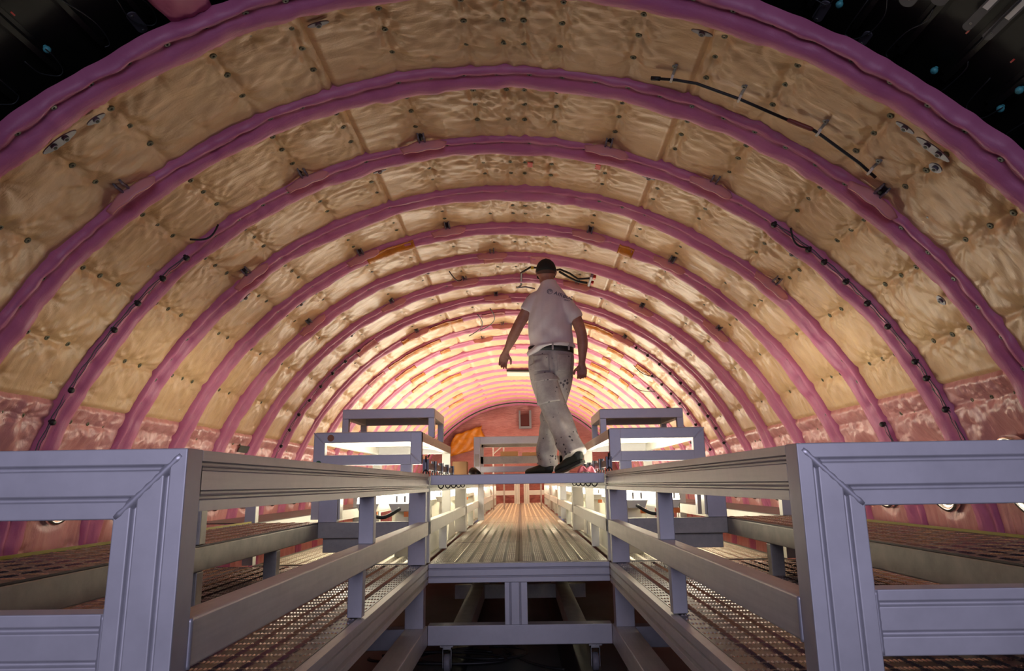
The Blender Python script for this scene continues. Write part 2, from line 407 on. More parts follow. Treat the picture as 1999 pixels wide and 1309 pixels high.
for (k, a, b_, w) in [(6, -4.2, -.4, 'left of two rose film squares on the crown of the sixth arch'), (6, 5, 8.8, 'right of two rose film squares on the crown of the sixth arch'),
    (8, -3.5, .5, 'rose film square on the crown of the eighth arch'), (10, -3.5, .5, 'rose film square on the crown of the tenth arch'), (12, -4, .5, 'rose film square on the crown of the twelfth arch'),
    (9, -7.5, -1.5, 'rose film strip on the crown of the ninth arch'), (8, -39, -33.5, 'rose film square low on the left of the eighth arch'), (10, -44, -38.5, 'rose film square low on the left of the tenth arch')]:
    patch_on_rib(k, a, b_, M_rosepatch, 'film_patch', w, 'patch', 'rose film patches on the arches')

# hanger brackets with their pink cuffs, standing at the near side of a rib
def cyl_box(th, Y, r, dth, dY, dr, m, name, parent=None, bv=.003, mbx=None):
    """box on the shell: half sizes in metres along the arc, along Y, thickness inward"""
    a = math.radians(th); ex = np.array([math.cos(a), 0, -math.sin(a)]); er = np.array([-math.sin(a), 0, -math.cos(a)]); ey = np.array([0, 1., 0])
    o0 = cylp(np.array(th), np.array(Y), r)
    V = [o0+ex*sx*dth+ey*sy*dY+er*sr*dr for sr in (0, 1) for sx, sy in ((-1, -1), (1, -1), (1, 1), (-1, 1))]
    o = mk(name, V, [(0,3,2,1),(4,5,6,7),(0,1,5,4),(1,2,6,5),(2,3,7,6),(3,0,4,7)], m, parent, org=o0)
    bm = bmesh.new(); bm.from_mesh(o.data); bmesh.ops.recalc_face_normals(bm, faces=bm.faces); bm.to_mesh(o.data); bm.free()
    if bv: bevel(o, bv)
    return o
for (k, th, side) in [(3, -9, 'left of the crown'), (3, 14.7, 'right of the crown'), (2, -40, 'low on the left'), (3, -24.4, 'on the left slope'), (3, 28.6, 'on the right slope'), (2, 43.2, 'low on the right'),
                (5, -9.2, 'left of the crown'), (5, 15, 'right of the crown'), (4, -39.3, 'low on the left'), (5, -24.4, 'on the left slope'), (5, 29.5, 'on the right slope'), (4, 43.5, 'low on the right'),
                (6, -39.7, 'low on the left'), (7, -25.1, 'on the left slope'), (7, -9, 'left of the crown'), (7, 15, 'right of the crown'), (7, 29.4, 'on the right slope'), (6, 43.5, 'low on the right'),
                (9, -24.5, 'on the left slope'), (9, 30, 'on the right slope'), (11, -9, 'left of the crown'), (8, -3.0, 'at the crown'), (6, -2.4, 'at the crown'), (10, -2.6, 'at the crown')]:
    e = empty('hanger_bracket', cylp(np.array(th), np.array(ribY(k)-.03), R).tolist(), 'dark hanger bracket in a pink cuff %s of the %s arch' % (side, ORD[k]), 'bracket', 'hanger brackets along the arches')
    a = math.radians(th)
    cyl_box(th-.35, ribY(k)-.055, R-.014, .005, .062, .045, M_grey, 'bracket_arm', e, .002)
    cyl_box(th+.35, ribY(k)-.055, R-.014, .005, .062, .045, M_grey, 'bracket_arm', e, .002)
    cyl_box(th, ribY(k)-.055, R-.014, .012, .05, .014, M_dark, 'bracket_web', e, .002)
    # cuff: curled flap of pink film
    n = 14; S = np.linspace(-1, 1, n); V = []; 
    for s_ in S:
        for q in np.linspace(0, 1, 6):
            V.append(cylp(np.array(th+3.0*s_*(1-.12*q)), np.array(ribY(k)-.022-.040*math.cos(s_*1.6)+.02*(1-q)), R-.045-.075*q*(1-.35*s_*s_)-.004*math.sin(s_*7+q*3)))
    Fc = [(i*6+j, (i+1)*6+j, (i+1)*6+j+1, i*6+j+1) for i in range(n-1) for j in range(5)]
    o = mk('cuff', V, Fc, M_cuff, e, True); md = o.modifiers.new('thick', 'SOLIDIFY'); md.thickness = .008
# dark rubber cable clamps and the thin cable on the third rib, and further back
def knob_run(k, ths, label, group=None):
    e = empty('cable_run', cylp(np.array(ths[0]), np.array(ribY(k)), R-.06).tolist(), label, 'cable')
    mb = MB(); T = np.linspace(ths[0], ths[-1], 40)
    mb.tube([cylp(np.array(t_), np.array(ribY(k)-.012), R-.062-.004*math.sin(t_*2)).tolist() for t_ in T], .0028, 6); mb.build('cable', M_wire, e, True)
    mb = MB(); mb.tube([cylp(np.array(t_), np.array(ribY(k)-.004), R-.072-.004*math.sin(t_*3+1)).tolist() for t_ in T], .0022, 6); mb.build('cable', M_wire, e, True)
    for t_ in ths: radial('clamp', ME_knob, t_, ribY(k)-.004, R-.052, e)
knob_run(3, [-42.3, -46.1, -50.3, -54.5, -63.1, -67.3, -74], 'thin cable in black clamps down the left of the third arch')
knob_run(3, [37.7, 42.9, 45.3, 48.8, 52.4, 56, 61.1, 63.4, 67.5, 76], 'thin cable in black clamps down the right of the third arch')
knob_run(8, [-38, -42, -46, -50, -54, -58, -62, -66, -70], 'thin cable in black clamps down the left of the eighth arch')
knob_run(9, [33.8, 37.3, 41, 44.5, 48, 51.5, 55, 58.5, 62, 66, 70], 'thin cable in black clamps down the right of the ninth arch')
knob_run(10, [42, 45.5, 49, 52.5, 56, 59.5, 63, 67], 'thin cable in black clamps down the right of the tenth arch')
knob_run(11, [44, 48, 52, 56, 60, 64], 'thin cable in black clamps down the right of the eleventh arch')
knob_run(4, [68, 77], 'short cable in black clamps low on the right of the fourth arch')
# grey lightening slot brackets poking out of the blankets by the ribs
def lens_plate(th, Y, L, W, label, n=2, tilt=0.):
    e = empty('slotted_bracket', cylp(np.array(th), np.array(Y), R-.04).tolist(), label, 'bracket', 'slotted brackets by the arches')
    a = math.radians(th); ex = np.array([math.cos(a), 0, -math.sin(a)]); er = np.array([-math.sin(a), 0, -math.cos(a)]); ey = np.array([0, 1., 0])
    Y = Y+.03; o0 = cylp(np.array(th), np.array(Y), R-.052)
    def plate(poly, z0, z1, m, nm):
        k_ = len(poly); V = [o0+ex*p_*1+ey*q_+er*z for z in (z0, z1) for p_, q_ in poly]
        o = mk(nm, V, [tuple(range(k_)), tuple(range(k_, 2*k_))[::-1]]+[(i, (i+1) % k_, (i+1) % k_+k_, i+k_) for i in range(k_)], m, e)
        bm = bmesh.new(); bm.from_mesh(o.data); bmesh.ops.recalc_face_normals(bm, faces=bm.faces); bm.to_mesh(o.data); bm.free(); return o
    T = [2*PI*i/20 for i in range(20)]
    plate([(L*math.copysign(abs(math.cos(t_))**1.2, math.cos(t_)), W*math.sin(t_)) for t_ in T], 0, .006, M_grey, 'plate')
    for i in range(n):
        c0 = (i-(n-1)/2)*L*.7
        plate([(c0+.014*math.cos(t_), .012*math.sin(t_)) for t_ in T], .005, .016, M_grey, 'collar')
        plate([(c0+.008*math.cos(t_), .007*math.sin(t_)) for t_ in T], .015, .0175, M_hole, 'hole')
lens_plate(-40.0, 2.68, .085, .022, 'long slotted grey bracket at the far left, on the first arch'); lens_plate(-36.4, 2.69, .045, .016, 'short slotted grey bracket on the left of the first arch', 1)
lens_plate(43.2, 2.70, .085, .022, 'long slotted grey bracket at the far right, on the first arch'); lens_plate(40.2, 2.69, .045, .014, 'short slotted grey bracket on the right of the first arch', 1)
lens_plate(-14.9, 2.70, .05, .014, 'grey lug left of the crown on the first arch', 1); lens_plate(20.6, 2.70, .05, .014, 'grey lug right of the crown on the first arch', 1)
lens_plate(-15.6, 4.18, .045, .012, 'grey lug left of the crown behind the third arch', 1); lens_plate(20.9, 4.18, .045, .012, 'grey lug right of the crown behind the third arch', 1)
lens_plate(44.6, 2.78, .03, .026, 'square grey clip at the far right behind the first arch', 1); lens_plate(55.8, 3.45, .03, .022, 'grey angle plate low on the right behind the second arch', 1)
for (k, th, w) in [(4, -42.5, 'left'), (3, 42, 'right'), (5, -38.0, 'left'), (5, 40.5, 'right'), (7, -36.5, 'left'), (7, 38.5, 'right'), (6, -15.6, 'left crown'), (6, 21, 'right crown'), (7, -15.4, 'left crown'), (7, 21, 'right crown'), (8, -15.4, 'left crown'), (8, 21, 'right crown')]:
    lens_plate(th, ribY(k)+.17, .05, .011, 'narrow grey slotted plate behind the %s arch, %s side' % (ORD[k], w), 1)

# conduit along the right of the first bay
e = empty('pipe_run', cylp(np.array(30.), np.array(3.16), R-.05).tolist(), 'black pipe with a rust sleeve hung round the right of the first bay', 'pipe')
pts = [(17.7, 3.123), (19.9, 3.087), (21.9, 3.065), (26.4, 3.062), (31.7, 3.053)]
mb = MB(); mb.tube([cylp(np.array(a), np.array(y), R-.075).tolist() for a, y in pts], .0075, 8); mb.build('pipe', M_dark, e, True)
mb = MB(); mb.tube([cylp(np.array(a), np.array(y), R-.075).tolist() for a, y in [(34, 3.029), (35, 3.034), (39.7, 3.061), (41.7, 3.080)]], .0075, 8); mb.build('pipe', M_dark, e, True)
mb = MB(); mb.tube([cylp(np.array(a), np.array(y), R-.075).tolist() for a, y in [(31.5, 3.053), (31.7, 3.052), (32.6, 3.045), (33.9, 3.031), (34.1, 3.029)]], [.008, .011, .012, .011, .008], 10); mb.build('sleeve', M_sleeve, e, True)
mb = MB(); mb.tube([cylp(np.array(a), np.array(y), R-.075).tolist() for a, y in [(17.4, 3.128), (18.3, 3.113)]], .011, 8); mb.build('end_cap', M_dark, e, True)
for a, yb in ((19.4, 3.09), (26.4, 3.062), (34.7, 3.032), (40.9, 3.07)):
    h_ = cyl_box(a, yb-.02, R-.036, .007, .05, .006, M_grey, 'holder', e, .002)
    cyl_box(a, yb, R-.058, .006, .014, .03, M_ivory, 'clip', e, .002); radial('bolt', ME_btng, a-.1, yb-.055, R-.042, h_, .9)
# red tags
for (th, Y, w) in [(4.75, 4.39, 'left of two red film tags on the crown beyond the third arch'), (14.0, 4.29, 'right of two red film tags on the crown beyond the third arch'), (23.1, 6.56, 'small red film tag right of the worker beyond the sixth arch'), (3.3, 11.6, 'tiny red film tag far back on the crown')]:
    tag(cyl_box(th, Y, R-.034, .018, .035, .004, M_red, 'red_tag', None, .001), w, 'tag')
# bottle-neck wiring by the worker's head
e = empty('wiring_bundle', cylp(np.array(8.), np.array(6.6), R-.06).tolist(), 'black wiring bundle with yellow ties ending at a grey plate above the worker', 'wiring')
L1 = [(3.0, 7.2), (3.1, 6.75), (5, 6.6), (8, 6.58), (9.5, 6.6), (11, 6.55), (13, 6.62), (15, 6.7), (17.2, 6.62)]
mb = MB(); mb.tube([cylp(np.array(a), np.array(y), R-.07-.01*math.sin(i*2)).tolist() for i, (a, y) in enumerate(L1)], .011, 8); mb.build('cable', M_dark, e, True)
mb = MB(); mb.tube([cylp(np.array(a), np.array(y), R-.09+.01*math.sin(i)).tolist() for i, (a, y) in enumerate([(11, 6.55), (13, 6.7), (15, 6.78), (17, 6.72)])], .012, 8); mb.build('cable', M_dark, e, True)
mb = MB(); mb.tube([cylp(np.array(a), np.array(y), R-.08).tolist() for a, y in [(3, 7.2), (2, 7.3), (4, 7.25), (6, 7.3)]], .009, 8); mb.build('cable', M_grey, e, True)
for a in (5.4, 9.0): cyl_box(a, 6.6, R-.055, .014, .016, .03, M_yelstrip, 'tie', e, .002)
cyl_box(17.5, 6.6, R-.04, .012, .16, .07, M_grey, 'end_plate', e); cyl_box(18.1, 6.55, R-.05, .014, .03, .03, M_red, 'red_plug', e); cyl_box(18.0, 6.75, R-.05, .014, .03, .03, M_red, 'red_plug', e)
for i, (a0, y0, a1, y1, w) in enumerate([(-40.2, 3.15, -36.6, 3.2, 'loose black wire end on the left of the third arch'), (39.5, 3.95, 43, 4.0, 'loose black wire end on the right of the third arch'), (-9.6, 6.9, -11.5, 6.55, 'loose dark wire on the crown left of the worker'),
        (40, 10.6, 46, 9.9, 'loose dark wire low on the right, far back'), (36, 9.4, 43, 9.2, 'loose pale wire low on the right, far back')]):
    mb = MB(); mb.tube([cylp(np.array(a0+(a1-a0)*s), np.array((y0+(y1-y0)*s+(RP if i < 1 else 0))), R-.06-.05*math.sin(s*PI)).tolist() for s in np.linspace(0, 1, 12)], .006, 6)
    tag(mb.build('loose_wire', M_dark, None, True), w, 'wire')
for i, (th_, Y0, c) in enumerate([(-5, 8.2, .05), (-8.5, 8.4, .06)]):
    mb = MB(); mb.tube([cylp(np.array(th_-3*s+1.5*math.sin(s*6)), np.array(Y0+1.1*s), R-.07-.09*math.sin(s*PI)).tolist() for s in np.linspace(0, 1, 20)], .006, 6)
    tag(mb.build('loose_wire', M_wire, None, True), ['right', 'left'][i]+' of two pale looping wires on the crown left of the worker', 'wire')
mb = MB(); mb.tube([cylp(np.array(a), np.array(18.1), R-.10).tolist() for a in np.linspace(-60, 60, 60)], .016, 8)
tag(mb.build('edge_cable', M_dark, None, True), 'black cable arching in front of the rose end wall', 'cable')
e = empty('roof_panel', cylp(np.array(1.), np.array(13.2), R).tolist(), 'pale panel hung under the crown far back beside the worker\'s hip', 'panel')
cyl_box(1.5, 13.2, R-.10, .26, .22, .02, M_ivory, 'panel', e); cyl_box(1.5, 12.95, R-.07, .26, .02, .035, M_dark, 'dark_edge', e)

# portholes ---------------------------------------------------------
def porthole(k, th, side):
    Y = ribY(k)+.41; a = math.radians(th)
    o0 = Vector(cylp(np.array(th), np.array(Y), R-.055).tolist())
    e = empty('porthole', o0, 'round chrome-rimmed porthole low on the %s wall in the %s' % (side, bayname(k)), 'window', 'portholes on the %s wall' % side)
    n = 40; ex = np.array([math.cos(a), 0, -math.sin(a)]); er = np.array([-math.sin(a), 0, -math.cos(a)]); ey = np.array([0, 1., 0])
    prof = [(.150, -.02), (.152, .012), (.146, .024), (.134, .022), (.124, .006), (.114, .010), (.106, .004), (.104, -.03)]
    V = [np.array(o0)+(ex*math.cos(2*PI*j/n)*1.36+ey*math.sin(2*PI*j/n))*q*1.06+er*z for q, z in prof for j in range(n)]
    Fc = [(i*n+j, i*n+(j+1) % n, (i+1)*n+(j+1) % n, (i+1)*n+j) for i in range(len(prof)-1) for j in range(n)]
    mk('rim', V, Fc, M_steel, e, True)
    V = [np.array(o0)+(ex*math.cos(2*PI*j/n)*1.36+ey*math.sin(2*PI*j/n))*.11+er*.004 for j in range(n)]
    mk('cover', V, [tuple(range(n))], M_white if side == 'right' and k == 2 else mat_pale, e)
    V = [np.array(o0)+(ex*math.cos(t_)*1.45+ey*math.sin(t_))*.10+er*.008 for t_ in np.linspace(-1.2, 1.2, 14)]
    mk('red_band', V, [tuple(range(14))], M_red, e)
mat_pale = mat('pale_cover', (.55, .52, .55), .3)
for k in range(1, 12):
    porthole(k, -75.8, 'left'); porthole(k, 75.8, 'right')

# outer skin, forward hull section -----------------------------------
def ring_shell(name, y0, y1, r, m, t0=-180, t1=180, n=120, label=None):
    th = np.linspace(t0, t1, n); P, Fc, UV = grid(th, np.array([y0, y1]), np.full((n, 2), r)); o = mk(name, P, Fc, m, None, True, UV)
    return o
M_skin = mat('primer_skin', (.02, .028, .02), .55)
t = NT(M_skin); t.l(t.ramp(t.noise(t.coord('Object'), 5, 5), [(.35, (.004, .006, .004)), (.7, (.010, .012, .008))]), t.b.inputs['Base Color'])
tag(ring_shell('wall_hull', -.7, 19.6, R+.13, M_skin), kind='structure')
st = [a for a in range(-88, 92, 4) if abs(a) > 10]
for i, a in enumerate(st):
    # hat-section stringer with rounded flanges
    prof = [(-.030, 0), (-.030, .004), (-.014, .006), (-.011, .034), (.011, .034), (.014, .006), (.030, .004), (.030, 0)]
    aa = math.radians(a); ex = np.array([math.cos(aa), 0, -math.sin(aa)]); er = np.array([-math.sin(aa), 0, -math.cos(aa)]); V = []
    for y in (-.68, 2.56):
        o0 = cylp(np.array(float(a)), np.array(y), R+.128); V += [o0+ex*p_+er*q_ for p_, q_ in prof]
    n = len(prof); o = mk('stringer', V, [(j, (j+1) % n, (j+1) % n+n, j+n) for j in range(n)]+[tuple(range(n)), tuple(range(n, 2*n))[::-1]], M_skin, None)
    w = 'left' if a < 0 else 'right'; rank = sum(1 for b_ in st if (b_ < 0) == (a < 0) and abs(b_) <= abs(a))
    tag(o, 'dark green hull stringer on the %s, %s from the crown' % (w, ORD[rank]), 'stringer', 'hull stringers at the open end')
# hull fittings
def lug(th, Y, L, w, label, wl=False):
    e = empty('hull_bracket', cylp(np.array(th), np.array(Y), R+.09).tolist(), label, 'bracket', 'grey brackets on the dark hull')
    a = math.radians(th); ex = np.array([math.cos(a), 0, -math.sin(a)]); er = np.array([-math.sin(a), 0, -math.cos(a)]); ey = np.array([0, 1., 0]); o0 = cylp(np.array(th), np.array(Y), R+.085)
    poly = [(w*math.cos(t_), (L-w)*(1 if math.sin(t_) >= 0 else -1)+w*math.sin(t_)) for t_ in np.linspace(0, 2*PI, 22)[:-1]]; k_ = len(poly)
    V = [o0+ex*p_+ey*q_+er*z for z in (0, .006) for p_, q_ in poly]
    mk('plate', V, [tuple(range(k_)), tuple(range(k_, 2*k_))[::-1]]+[(i, (i+1) % k_, (i+1) % k_+k_, i+k_) for i in range(k_)], M_grey if L < .08 else M_strap, e)
    for q_ in (L*.75, -L*.7): radial('rivet', ME_btng, th, Y+q_, R+.078, e, .35)
    if wl:
        cyl_box(th, Y-.02, R+.078, w*.62, L*.34, .002, M_white, 'paper_label', e, 0)
lug(-28.6, 2.52, .06, .022, 'grey rounded lug on the dark hull at upper left'); lug(29.0, 2.53, .06, .022, 'grey rounded lug on the dark hull at upper right'); lug(33.1, 2.56, .04, .018, 'small grey lug on the dark hull right of the rounded one')
lug(33.9, 2.17, .16, .030, 'wide grey strap on the dark hull, leftmost of four at upper right'); lug(35.6, 2.12, .14, .030, 'wide grey strap on the dark hull, second of four at upper right')
lug(38.4, 2.14, .15, .017, 'narrow grey strap with a white label, third of four at upper right', True); lug(39.9, 2.13, .15, .017, 'narrow grey strap with a white label, last of four at upper right', True)
for (a, y, w) in [(-35.3, 2.43, 'cyan plug on the dark hull at upper left'), (38.9, 2.53, 'cyan plug on the dark hull beside the right arch edge'), (44.5, 2.50, 'cyan plug on the dark hull at the far right'), (29.9, 2.46, 'cyan plug on the dark hull near the top right'), (44.3, 2.38, 'cyan plug at the right edge of the hull')]:
    o = radial('hull_plug', ME_knob, a, y, R+.10, None, .8); o.data = ME_knob.copy(); o.data.materials.clear(); o.data.materials.append(M_cyan); tag(o, w, 'plug', 'cyan plugs on the hull')
for (a, y, w) in [(-35.1, 2.24, 'left'), (38.7, 2.31, 'right'), (42.4, 2.31, 'far right')]:
    tag(cyl_box(a, y, R+.10, .003, .010, .003, M_red, 'paint_mark', None, 0), 'small red mark on the dark hull at upper %s' % w, 'mark')
for nm_, P_ in zip(['topmost wire of the upper left hull','wire looping round the grey lug, upper left hull','wire joined to the cyan plug, upper left hull','lowest wire of the upper left hull at the frame edge','short curl of wire at the top right of the hull','short straight wire beside the rounded grey lug','wide looping wire between the two grey lugs','wire running down from the wide grey strap','straight wire under the labelled straps','wire below the right cyan plug','angled wire between the right cyan plugs','wire from the lower right cyan plug','wire at the far right edge of the hull'],
    [[(-31.9, 2.242), (-31.2, 2.376), (-31.1, 2.468), (-31.4, 2.542), (-31.9, 2.546)], [(-28.6, 2.356), (-28.8, 2.481), (-27.9, 2.551), (-27.2, 2.541), (-26.9, 2.471), (-27.1, 2.405)], [(-37.1, 2.411), (-37.1, 2.474), (-36.9, 2.508), (-36.2, 2.554), (-35.6, 2.537), (-35.3, 2.461), (-35.3, 2.413)], [(-39.4, 2.405), (-39.5, 2.505), (-39.6, 2.533), (-40.3, 2.544), (-41.1, 2.503)], [(27.9, 2.471), (29.1, 2.475), (29.3, 2.429)], [(28.7, 2.483), (28.7, 2.583)], [(31.5, 2.36), (31.5, 2.556), (31.8, 2.58), (32.3, 2.586), (33.1, 2.509), (33.2, 2.4), (32.6, 2.322)], [(35.7, 2.274), (35.9, 2.334), (35.3, 2.42), (35.1, 2.553), (35.4, 2.58)], [(39.7, 2.068), (39.7, 2.195), (39.8, 2.331)], [(40.2, 2.392), (40.5, 2.432), (40.5, 2.549), (40.4, 2.582)], [(42.2, 2.398), (42.5, 2.555), (43.0, 2.595)], [(44.5, 2.476), (44.2, 2.573), (43.6, 2.595)], [(46.4, 2.459), (46.3, 2.569), (46.8, 2.592), (47.5, 2.602)]]):
    Q_ = catmull([(a, y, 0) for a, y in P_], 5)
    mb = MB(); mb.tube([cylp(np.array(q[0]), np.array(q[1]), R+.07).tolist() for q in Q_], .0026, 6)
    tag(mb.build('hull_wire', M_wired, None, True), 'thin grey '+nm_, 'wire', 'thin wires on the hull')
# pink bag
e = empty('insulation_flap', cylp(np.array(-24.6), np.array(2.44), R+.02).tolist(), 'magenta padded flap with a white label above the first arch at upper left', 'insulation flap')
TH_ = []; V = []; n = 12
for i in range(n):
    for j in range(10):
        s_, q = i/(n-1)*2-1, j/9
        V.append(cylp(np.array(-24.3+1.95*s_*(1-.45*max(0, q-.6))), np.array(2.18+.32*q), R+.015-.045*math.cos(s_*1.45)*math.sin(.3+q*2.6)+.004*math.sin(s_*9+q*11)))
o = mk('flap', V, [(i*10+j, (i+1)*10+j, (i+1)*10+j+1, i*10+j+1) for i in range(n-1) for j in range(9)], M_pink, e, True); md = o.modifiers.new('t', 'SOLIDIFY'); md.thickness = .02; md.offset = -1
cyl_box(-25.5, 2.30, R-.012, .016, .035, .003, M_white, 'paper_label', e, 0)

# end wall -----------------------------------------------------------
n = 64; ths = np.linspace(-100, 100, n); rr = np.linspace(0, R+.12, 26)
V = []; UV = []
for a in ths:
    for q in rr:
        ar = math.radians(a); x = float(cx(19.3))+q*math.sin(ar); z = CZ+q*math.cos(ar)
        y = 19.3+.05*float(pn(np.array(x*3.), np.array(z*4.), 3))+.03*float(pn(np.array(x*9.), np.array(z*9.), 5))
        V.append((x, y, z)); UV.append((x, z))
m_ = len(rr)
o = mk('wall_back', V, [(i*m_+j, (i+1)*m_+j, (i+1)*m_+j+1, i*m_+j+1) for i in range(n-1) for j in range(m_-1)], film('rose_end', (.46, .15, .15), (.64, .26, .24), .5, .03, .2), None, True, UV); tag(o, kind='structure')
e = empty('wall_hatch', (.12, 19.15, 1.55), 'dark square hatch with a grey frame in the rose end wall', 'hatch')
mb = MB(); mb.box(-.03, .02, 19.12, 19.25, 1.5, 2.0); mb.box(.26, .32, 19.12, 19.25, 1.5, 2.0); mb.box(.02, .26, 19.12, 19.25, 1.5, 1.56); mb.build('frame', M_grey, e)
mb = MB(); mb.box(.02, .26, 19.15, 19.2, 1.56, 1.88); mb.build('opening', mat('dark_red', (.09, .015, .015), .8), e)
V = []; 
for i in range(16):
    for j in range(10):
        s_, q = i/15, j/9
        V.append((-1.98+.18*q*q+s_*(.95+.1*math.sin(q*5)-.1*q), 19.1+.03*math.sin(i*1.3)*math.cos(j*1.1), .75+q*.6+.25*s_))
o = mk('tape_sheet', V, [(i*10+j, (i+1)*10+j, (i+1)*10+j+1, i*10+j+1) for i in range(15) for j in range(9)], M_tape, None, True, [(v[0], v[2]) for v in V]); tag(o, 'crumpled amber tape sheet at the left of the rose end wall', 'tape')
md = o.modifiers.new('t', 'SOLIDIFY'); md.thickness = .004
tag(cyl_box(-67.9, 6.95, R-.045, .035, .2, .004, M_hole, 'dark_gap', None, 0), 'dark open gap in the blankets low on the left wall', 'gap')
tag(MB().box(-6, 6, -6, 19.6, -1.05, -1.0).build('floor', M_conc, None), kind='structure')
for s_, w in ((-.37, 'left'), (.26, 'right')):
    tag(MB().box(s_-.05, s_+.05, 1.2, 8, -.999, -.994).build('floor_strip', M_dark, None), 'black rubber strip on the floor under the walkway, %s one' % w, 'floor strip', 'black strips on the floor')

# ------------------------------------------------------------------ platforms
XL, XR = -.525, .485
def unit_label(side): return 'left' if side < 0 else 'right'
def weld(p, q, r, parent, nm='weld_bead'):
    mb = MB(); P = [Vector(p).lerp(Vector(q), i/14) for i in range(15)]; mb.tube(P, [r*(.97+.06*(i % 2)) for i in range(15)], 10); return mb.build(nm, M_weld, parent, True)

def near_unit(side):
    X = XL if side < 0 else XR; y0 = 1.09 if side < 0 else 1.225; w = 'left' if side < 0 else 'right'
    s = side
    e = empty('work_platform', (X+s*.6, 2.6, -1.0), 'nearest aluminium work platform on the %s, with ribbed end frame and checker plate deck' % w, 'platform')
    out = X+s*1.75; zt = .063; pw = .108
    # end frame: mitred sweep outboard -> corner -> down
    prof = groove_profile(pw, .055)
    path = [(out, zt), (X, zt), (X, -1.0)]
    V = []; n = len(prof)
    for i, (px, pz) in enumerate(path):
        for q in prof:
            a_ = q[0]
            if i == 0: x_, z_ = px, pz-a_
            elif i == 1: x_, z_ = px+s*a_, pz-a_
            else: x_, z_ = px+s*a_, pz
            V.append((x_, y0+q[1], z_))
    mb = MB(); mb.add(V, [(i*n+j, i*n+(j+1) % n, (i+1)*n+(j+1) % n, (i+1)*n+j) for i in range(2) for j in range(n)]+[tuple(range(n)), tuple(range(2*n, 3*n))[::-1]])
    mb.build('end_frame', M_alx, e, bv=.0025)
    weld((X+s*.010, y0+.0072, zt-.010), (X+s*(pw*.98), y0+.0072, zt-pw*.98), .0085, e)
    weld((X+s*(pw+.001), y0+.008, -.184), (X+s*(pw+.001), y0+.008, -.286), .006, e)
    mb = MB(); xbeam(mb, X+s*pw, out, -.288, -.183, y0+.004, .05, (.33, .78)); mb.build('crossbar', M_alx, e, bv=.0025)
    mb = MB(); zbeam(mb, *sorted((out, out-s*pw)), -1.0, zt-pw, y0, .055); mb.build('post', M_alx, e, bv=.002)
    # top beam along the aisle
    mb = MB(); ybeam(mb, X, s, -.036, .062, y0+.055, 3.995, .055, (.22, .30, .70, .78)); mb.build('top_beam', M_al, e, bv=.002)
    mb = MB(); ybeam(mb, X, s, -.275, -.200, y0+.05, 3.995, .055, ()); mb.build('mid_rail', M_al, e, bv=.004)
    weld((X+s*.001, y0+.058, -.20), (X+s*.001, y0+.058, -.275), .005, e)
    mb = MB(); mb.box(X+s*.002, X+s*.056, 2.52, 2.565, -.200, -.036); mb.build('post', M_alx, e, bv=.003)
    mb = MB(); mb.box(X+s*.012, X+s*.062, 2.42, 2.465, -.428, -.275); mb.build('post', M_alx, e, bv=.003)
    mb = MB(); mb.box(X+s*.008, X+s*.104, 3.93, 3.99, -.428, -.036); mb.build('post', M_alx, e, bv=.003)
    # side deck and toe beam
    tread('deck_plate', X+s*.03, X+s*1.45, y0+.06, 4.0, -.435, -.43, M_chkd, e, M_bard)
    mb = MB(); ybeam(mb, X, s, -.535, -.432, y0+.06, 3.995, .05, (.25, .33, .72)); mb.build('toe_beam', M_al, e, bv=.003)
    for yy in (1.6, 2.4, 3.2, 3.9):
        mb = MB(); mb.box(X+s*.05, X+s*1.45, yy, yy+.06, -.50, -.436); mb.build('deck_joist', M_galv, e)
    # lower chassis
    mb = MB(); mb.box(X+s*.0, X+s*.11, y0+.06, 3.995, -.855, -.75); mb.build('chassis_rail', M_al, e, bv=.004)
    mb = MB(); mb.box(X+s*.01, X+s*.11, 3.9, 3.99, -.75, -.50); mb.build('post', M_alx, e, bv=.003)
    mb = MB(); mb.box(X+s*.35, X+s*.45, y0+.06, 3.995, -.855, -.75); mb.build('chassis_rail', M_al, e, bv=.004)
    mb = MB(); mb.box(X+s*.11, X+s*.35, 3.9, 3.99, -.855, -.75); mb.build('chassis_crossbar', M_alx, e, bv=.004)
    for yy in (1.5, 3.7): 
        mb = MB(); mb.tube([(X+s*.05, yy, -1.0), (X+s*.05, yy, -.855)], .02, 10); mb.build('foot', M_grey, e, True)
    # outboard raised deck
    xi, xo = X+s*(.61 if s < 0 else .655), X+s*(1.0 if s < 0 else 1.13)
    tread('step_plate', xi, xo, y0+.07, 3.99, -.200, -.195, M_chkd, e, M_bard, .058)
    mb = MB(); ybeam(mb, xi, s, -.285, -.201, y0+.07, 3.985, .04, ()); mb.build('step_beam', M_galv, e, bv=.004)
    mb = MB(); mb.box(xo, xo+s*.006, y0+.07, 3.99, -.205, -.185); mb.build('yellow_edge', M_yelstrip, e)
    yp = 2.5 if s < 0 else 2.9
    for yy in (yp, 3.3):
        mb = MB(); mb.box(xi+s*.0, xi+s*.06, yy, yy+.05, -.428, -.286); mb.build('post', M_galv, e, bv=.003)
    mb = MB(); mb.box(xi+s*.001, xi+s*.05, yp, yp+.05, -.194, -.03); mb.build('post', M_galv, e, bv=.003)
    mb = MB(); mb.box(xi, xi-s*.105, 3.94, 3.99, -.195, .03); mb.build('post', M_alx, e, bv=.003)
    mb = MB(); mb.box(xi, X+s*.105, 3.94, 3.985, -.280, -.195); mb.build('cross_beam', M_galv, e, bv=.003)
    mb = MB(); mb.box(xi-s*.02, X+s*.2, 3.985, 4.02, -.36, -.281); mb.build('cross_plate', M_galv, e)
    mb = MB(); mb.box(xi-s*.107, xi-s*.118, 3.95, 4.02, -.18, .02); mb.build('edge_strip', M_ivory, e)
    return e
near_unit(-1); near_unit(1)

